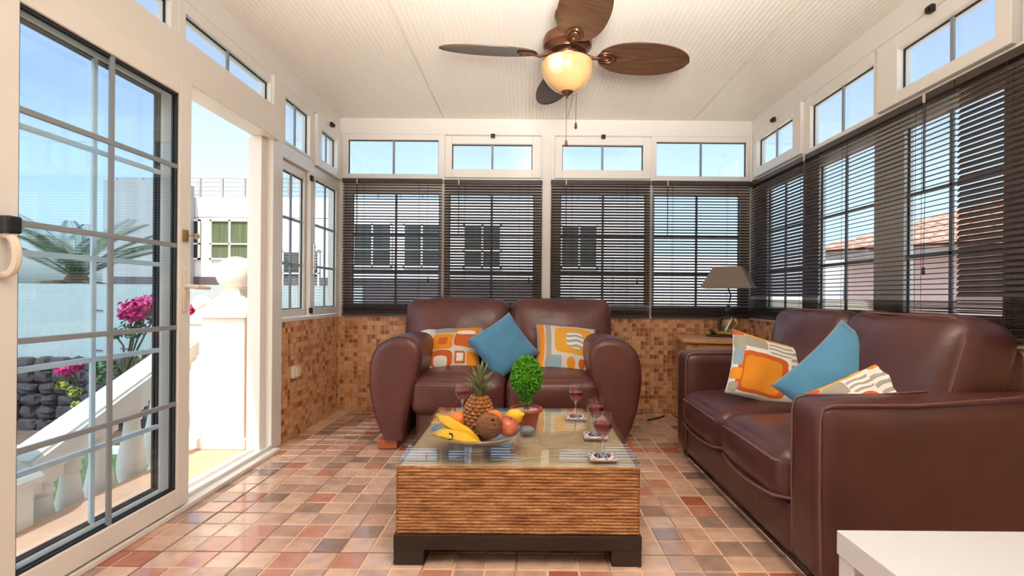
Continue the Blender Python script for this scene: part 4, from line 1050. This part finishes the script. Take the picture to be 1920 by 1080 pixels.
bp = [(.045, -.70), (.052, -.66), (.047, -.64), (.040, -.62), (.058, -.56), (.067, -.50), (.064, -.44), (.052, -.37), (.041, -.30), (.036, -.245), (.045, -.235), (.047, -.225), (.040, -.215), (.038, -.19), (.050, -.185), (.052, -.17)]
for y in (2.10, 2.20, 2.335, 2.50, 2.70, 2.885, 3.05):
    M = Matrix.Translation((0, y - 2.5, zr(y)))
    MB().lathe(bp, 18, M).box((-.05, -.05, -.17), (.05, .05, -.10), M).box((-.052, -.052, -.76), (.052, .052, -.69), M).build('baluster', WHITE_OUT, ba_, True, 35)

# lava stone wall and white fence
LAVA = mat('dark_lava_stone', lin(72, 66, 66), .95, nz=(7, .4), bump=(18, .8, .02)); LAVAJ = mat('dark_mortar', lin(52, 48, 48), 1)
sw = thing('stone_wall', 'low wall of dark rough lava stones below the white fence', 'wall', (-5.6, 7.05, GZ))
MB().box((-2.6, 0, -.1), (2.4, .35, 1.04)).build('mortar_core', LAVAJ, sw)
sm = []
for k in range(5):
    V, Fc = soft((1, .5, 1), .28, (0, .1, 0), 4, .16, 3, k + 40)
    me = bpy.data.meshes.new('stone'); me.from_pydata([tuple(v) for v in V], [], Fc); me.materials.append(LAVA); sm.append(me)
z = .0; row = 0
while z < 1.0:
    hh = random.uniform(.15, .22); x = -2.6 + random.uniform(-.1, .05)
    while x < 2.3:
        ww = random.uniform(.17, .32)
        o = link(bpy.data.objects.new('stone', random.choice(sm)), sw); o.location = (x + ww / 2, -.03 + random.uniform(-.02, .02), min(z + hh / 2, .98)); o.scale = (ww * 1.0, .25, hh * 1.02)
        o.rotation_euler = (0, random.uniform(-.12, .12), 0); x += ww
    z += hh
FEN = mat('white_reed_screen', lin(184, 192, 190), .7, nz=(40, .08), stretch=(6, 1, .4))
fe = thing('garden_fence', 'white ribbed screen fence on top of the lava stone wall', 'fence', (-5.6, 7.2, GZ + 1.042))
b = MB(); x = -2.6
v = []; f = []; k = 0
while x < 3.2:
    v += [(x, 0, .0), (x, 0, 1.08), (x + .016, -.011, 0), (x + .016, -.011, 1.08)]; x += .032
    k += 1
for i in range(2 * k - 1): f.append((2 * i, 2 * i + 2, 2 * i + 3, 2 * i + 1))
b.add(v, f); o = b.build('reed_screen', FEN, fe); o['kind'] = 'stuff'
for xx in (-2.58, -1.3, 0, 1.3, 2.6): MB().box((xx - .03, .01, .0), (xx + .03, .07, 1.08)).build('post', WHITE_OUT, fe)
for xx, zz in ((-.62, .70), (-.22, .70), (.22, .70), (-.62, .12), (-.25, .15), (.85, .15)):
    MB().tube([(xx - .05, -.015, zz), (xx, -.02, zz + .004), (xx + .06, -.015, zz - .004)], .006, 5).build('wire_tie', BLACK, fe)

# palm
PALM = mat('palm_frond', lin(104, 116, 84), .6, nz=(6, .35)); PALMD = mat('dry_palm_frond', lin(158, 140, 108), .7, nz=(8, .4)); PTR = mat('palm_trunk', lin(120, 98, 74), .9, nz=(8, .3), bump=(10, .8, .02))
def frond(parent, az, rise, L, m, droop):
    b = MB(); n = 30; P = []
    for i in range(n + 1):
        u = i / n; r = L * u * math.cos(rise * (1 - u * .5)) ; z = L * (u * math.sin(rise) - droop * u * u)
        P.append(Vector((r * math.cos(az), r * math.sin(az), z)))
    b.tube(P, [.012 * (1 - .8 * i / n) for i in range(n + 1)], 4)
    for i in range(2, n):
        t = (P[i + 1] - P[i - 1]).normalized(); sd = t.cross(Vector((0, 0, 1))).normalized(); up = sd.cross(t)
        ll = L * .25 * (math.sin(PI * (.12 + .8 * i / n)) ** .7)
        for s in (-1, 1):
            for q in (0, .5):
                c = P[i] + (P[i + 1] - P[i]) * q
                tip = c + sd * s * ll * .62 + t * ll * .65 - Vector((0, 0, ll * .25)); w = t * .0055
                b.add([c - w, c + w, c.lerp(tip, .6) + w * .8 + up * .01, tip, c.lerp(tip, .6) - w * .8 + up * .01], [(0, 1, 2, 3, 4)])
    return b.build('frond', m, parent)
pl = thing('palm_tree', 'bushy palm with arching grey-green fronds behind the white fence', 'tree', (-9.0, 9.9, GZ))
MB().lathe([(.24, 0), (.22, .6), (.20, 1.6), (.23, 1.9), (.26, 2.15), (.12, 2.4)], 16).build('trunk', PTR, pl, True)
for k in range(19):
    o = frond(pl, k * 2.4, R(random.uniform(42, 88)), random.uniform(1.45, 1.8), PALM, random.uniform(.22, .42)); o.location = (0, 0, 2.25)
for k in range(16):
    o = frond(pl, k * 2.4 + .7, R(random.uniform(-25, 15)), random.uniform(1.2, 1.6), PALMD, random.uniform(.35, .6)); o.location = (0, 0, 2.2)

# bougainvilleas
PINK = mat('magenta_bract', lin(206, 30, 112), .6, nz=(30, .25)); BLEAF = mat('bush_leaf', lin(78, 104, 50), .6, nz=(12, .4)); BLEAFY = mat('yellow_green_leaf', lin(168, 168, 70), .6)
def quadcloud(b, c, r, n, s):
    for k in range(n):
        d = Vector((random.gauss(0, 1), random.gauss(0, 1), random.gauss(0, 1))).normalized() * (random.random() ** .4)
        p = Vector(c) + Vector((d.x * r[0], d.y * r[1], d.z * r[2])); nr = (d + Vector((random.uniform(-.8, .8), random.uniform(-.8, .8), random.uniform(-.4, .9)))).normalized()
        t1 = nr.orthogonal().normalized(); t1 = Matrix.Rotation(random.random() * 6.28, 3, nr) @ t1; t2 = nr.cross(t1); q = s * random.uniform(.7, 1.3)
        b.add([p - t1 * q, p + t2 * q * .6 + nr * q * .2, p + t1 * q, p - t2 * q * .6 + nr * q * .2], [(0, 1, 2, 3)])
def bougain(label, base, clusters, leaves, lm):
    t = thing('bougainvillea', label, 'plant', base)
    B = Vector(base); st = MB()
    for c, r in clusters + leaves: st.tube([(0, 0, 0), (Vector(c) - B) * .5 + Vector((.05, 0, .1)), Vector(c) - B], .012, 5)
    st.build('stem', STEM, t, True)
    b = MB()
    for c, r in clusters: quadcloud(b, Vector(c) - B, (r * 1.25, r, r * .8), int(240 * (r / .2) ** 1.3), .038)
    if clusters: o = b.build('blossom', PINK, t); o['kind'] = 'stuff'
    b = MB()
    for c, r in leaves: quadcloud(b, Vector(c) - B, (r * 1.2, r, r), int(170 * (r / .2) ** 1.3), .036)
    o = b.build('leaves', lm, t); o['kind'] = 'stuff'
def atp(px, py, Y): return ((px - 990) * Y / F, Y, H - (py - 555 - .008 * (px - 990)) * Y / F)
bougain('bougainvillea with a large magenta cluster against the white fence', atp(235, 700, 6.6), [(atp(258, 580, 6.5), .19), (atp(278, 570, 6.5), .15), (atp(245, 588, 6.5), .12)], [(atp(250, 615, 6.6), .14), (atp(292, 590, 6.6), .12), (atp(215, 625, 6.6), .08), (atp(200, 700, 6.6), .16), (atp(285, 675, 6.6), .16)], BLEAF)
bougain('bougainvillea with yellow-green leaves beside the large newel post', atp(372, 700, 5.9), [(atp(378, 581, 5.9), .13), (atp(366, 588, 5.9), .12)], [(atp(370, 606, 5.85), .11), (atp(366, 625, 5.9), .10)], BLEAFY)
bougain('small trailing bougainvillea in front of the dark lava stones', atp(148, 790, 6.7), [(atp(126, 692, 6.6), .11), (atp(136, 688, 6.6), .09)], [(atp(120, 722, 6.6), .06), (atp(140, 735, 6.6), .07), (atp(146, 760, 6.6), .06)], BLEAFY)

# ---------------------------------------------------------------- neighbouring white house
HWALL = mat('white_render', lin(232, 228, 226), .8, nz=(1.5, .03)); HGREY = mat('grey_render', lin(166, 165, 164), .8, nz=(1.5, .04)); HDARK = mat('dark_band', lin(92, 82, 84), .8, nz=(2, .15))
HPANE = mat('dark_house_glass', lin(52, 58, 54), .08, spec=.8); CURT = mat('green_curtain', lin(92, 104, 72), .8, nz=(3, .35), stretch=(12, 1, .3))
hs = thing('white_house', 'long white flat-roofed house with a rooftop railing beyond the garden', 'house', (-6, 15, GZ))
def hbx(px): return (px - 990) * 15 / F + 6
def hz(py): return H - (py - 551) * 15 / F - GZ
MB().box((hbx(285), 0, -.2), (hbx(1212), 6, hz(408))).box((hbx(285), 0, hz(409)), (hbx(1212), .25, hz(371))).build('wall', HWALL, hs)
MB().box((hbx(300), -.06, hz(575)), (hbx(700), .0, hz(520))).build('dark_plinth', HDARK, hs)
MB().box((hbx(640), -.9, hz(566)), (hbx(1010), -.1, hz(522))).build('low_dark_wall', HDARK, hs)
def hwin(p0, p1, q0, q1, curtain, rail=True):
    fr = MB(); w = .05; x0, x1, z0, z1 = hbx(p0), hbx(p1), hz(q1), hz(q0); xm = (x0 + x1) / 2
    for lo, hi in (((x0, z0), (x0 + w, z1)), ((x1 - w, z0), (x1, z1)), ((x0, z0), (x1, z0 + w)), ((x0, z1 - w), (x1, z1)), ((xm - w / 2, z0), (xm + w / 2, z1)), ((x0, z0 + (z1 - z0) * .38), (x1, z0 + (z1 - z0) * .38 + .04))):
        fr.box((lo[0], -.08, lo[1]), (hi[0], -.02, hi[1]))
    f = fr.build('window_frame', WHITE_OUT, hs)
    MB().box((x0, -.03, z0), (x1, -.01, z1)).build('curtain' if curtain else 'pane', CURT if curtain else HPANE, f)
for a in ((395, 469, 413, 488, True), (318, 376, 413, 488, False), (530, 600, 470, 540, False), (662, 735, 418, 500, False), (756, 826, 418, 500, False), (868, 940, 418, 500, False), (1050, 1120, 418, 500, False)): hwin(*a)
for q in range(285, 1212, 42): MB().box((hbx(q) - .03, .08, hz(371)), (hbx(q) + .03, .14, hz(333))).build('railing_post', HGREY, hs)
b = MB()
for zz in (333, 341, 349, 357, 365): b.box((hbx(285), .10, hz(zz) - .014), (hbx(1212), .13, hz(zz) + .014))
b.build('railing_bars', HGREY, hs)
b2 = thing('grey_annex', 'taller grey rendered block at the left end of the white house', 'house', (-10, 14.1, GZ))
sx_ = 14.1 / F
MB().box(((192 - 990) * sx_ + 10, 0, -.2), ((325 - 990) * sx_ + 10, .85, H - (337 - 549) * sx_ - GZ)).build('wall', HGREY, b2)
MB().box(((214 - 990) * sx_ + 10, -.03, -.2), ((325 - 990) * sx_ + 10, 0, H - (519 - 549) * sx_ - GZ)).build('dark_plinth', HDARK, b2)
b = MB(); zt_ = H - (337 - 549) * sx_ - GZ
for q in (200, 250, 285, 320): b.box(((q - 990) * sx_ + 10 - .02, .3, zt_), ((q - 990) * sx_ + 10 + .02, .34, zt_ + .12))
b.box(((200 - 990) * sx_ + 10, .3, zt_ + .10), ((320 - 990) * sx_ + 10, .34, zt_ + .13)).build('railing', HGREY, b2)
gw = MB().box((1.9, 8.6, GZ), (6.0, 8.85, .93), bev=.02).build('garden_wall', mat('warm_white_render', lin(236, 222, 200), .8)); tag(gw, 'sunlit cream garden wall behind the lamp blind', 'wall')
gw2 = MB().box((1.9, 11.0, GZ), (7.0, 11.3, 1.85), bev=.02).build('boundary_wall', HWALL); tag(gw2, 'white boundary wall beyond the cream garden wall', 'wall')

# ---------------------------------------------------------------- neighbour with tiled roof, right
PINKW = mat('pinkish_render', lin(204, 172, 164), .85, nz=(2, .04)); RTILE = mat('clay_roof_tile', lin(206, 160, 138), .8, nz=(6, .25)); OCH = mat('ochre_chimney', lin(206, 150, 84), .8)
nb = thing('tiled_roof_house', 'pink rendered house with a clay tiled roof seen through the open right blind', 'house', (5.69, 8.9, GZ))
ud = Vector((.6, -.8, 0)); vd = Vector((.8, .6, 0))
nb.rotation_euler = (0, 0, math.atan2(ud.y, ud.x))       # local x along the front wall, local y away from us
ez = H + .80 - GZ
MB().box((0, 0, -.2), (9, 6, ez + .05)).build('wall', PINKW, nb)
MB().box((-.30, -.35, ez - .10), (9.2, 0.0, ez), bev=.01).build('fascia', HGREY, nb)
b = MB(); sl = math.tan(R(20)); rows = 13; cols = 58; cw = 9.5 / cols
for r_ in range(rows):
    ya = -.42 + r_ * .26; yb = ya + .30
    for c in range(cols):
        xa = -.38 + c * cw
        if xa + cw * .5 < -.38 + (ya + .42) * .85: continue
        v = []
        for y, lift in ((ya, .035), (yb, .0)):
            z = ez + .02 + (y + .42) * sl + lift
            for k in range(5): a = PI * k / 4; v.append((xa + cw / 2 - cw / 2 * math.cos(a), y, z + .055 * math.sin(a)))
        b.add(v, [(k, k + 1, k + 6, k + 5) for k in range(4)] + [(0, 1, 2, 3, 4)])
o = b.build('roof_tile_rows', RTILE, nb); o['kind'] = 'stuff'
v = [(-.4, -.42, ez), (9.2, -.42, ez), (9.2, 2.9, ez + 3.32 * sl), (2.4, 2.9, ez + 3.32 * sl), (2.4, 6, ez), (-.4, 6, ez)]
mesh('roof_deck', v, [(0, 1, 2, 3), (0, 3, 4, 5)], RTILE, nb)
MB().box((2.6, 1.5, ez + .4), (3.0, 1.9, ez + 1.28), bev=.01).box((2.55, 1.45, ez + 1.22), (3.05, 1.95, ez + 1.30), bev=.01).build('chimney', OCH, nb)
MB().lathe([(.28, .06), (.2, .02), (.0, 0)], 20, Matrix.Translation((2.15, 1.5, ez + 1.0)) @ Matrix.Rotation(R(70), 4, 'X'), cap=False).tube([(2.15, 1.55, ez + .98), (2.15, 1.6, ez + .4)], .02, 6).build('satellite_dish', HWALL, nb, True)
LAT = mat('white_lattice', lin(230, 226, 220), .7)
lt = thing('lattice_fence', 'white garden lattice left of the pink house', 'fence', (5.0, 8.4, GZ))
for k in range(8): MB().box((-.35 + k * .11, 0, 0), (-.32 + k * .11, .03, 1.75)).build('picket', LAT, lt)
MB().box((-.38, .03, 1.6), (.5, .05, 1.65)).box((-.38, .03, 1.2), (.5, .05, 1.25)).build('rail', LAT, lt)
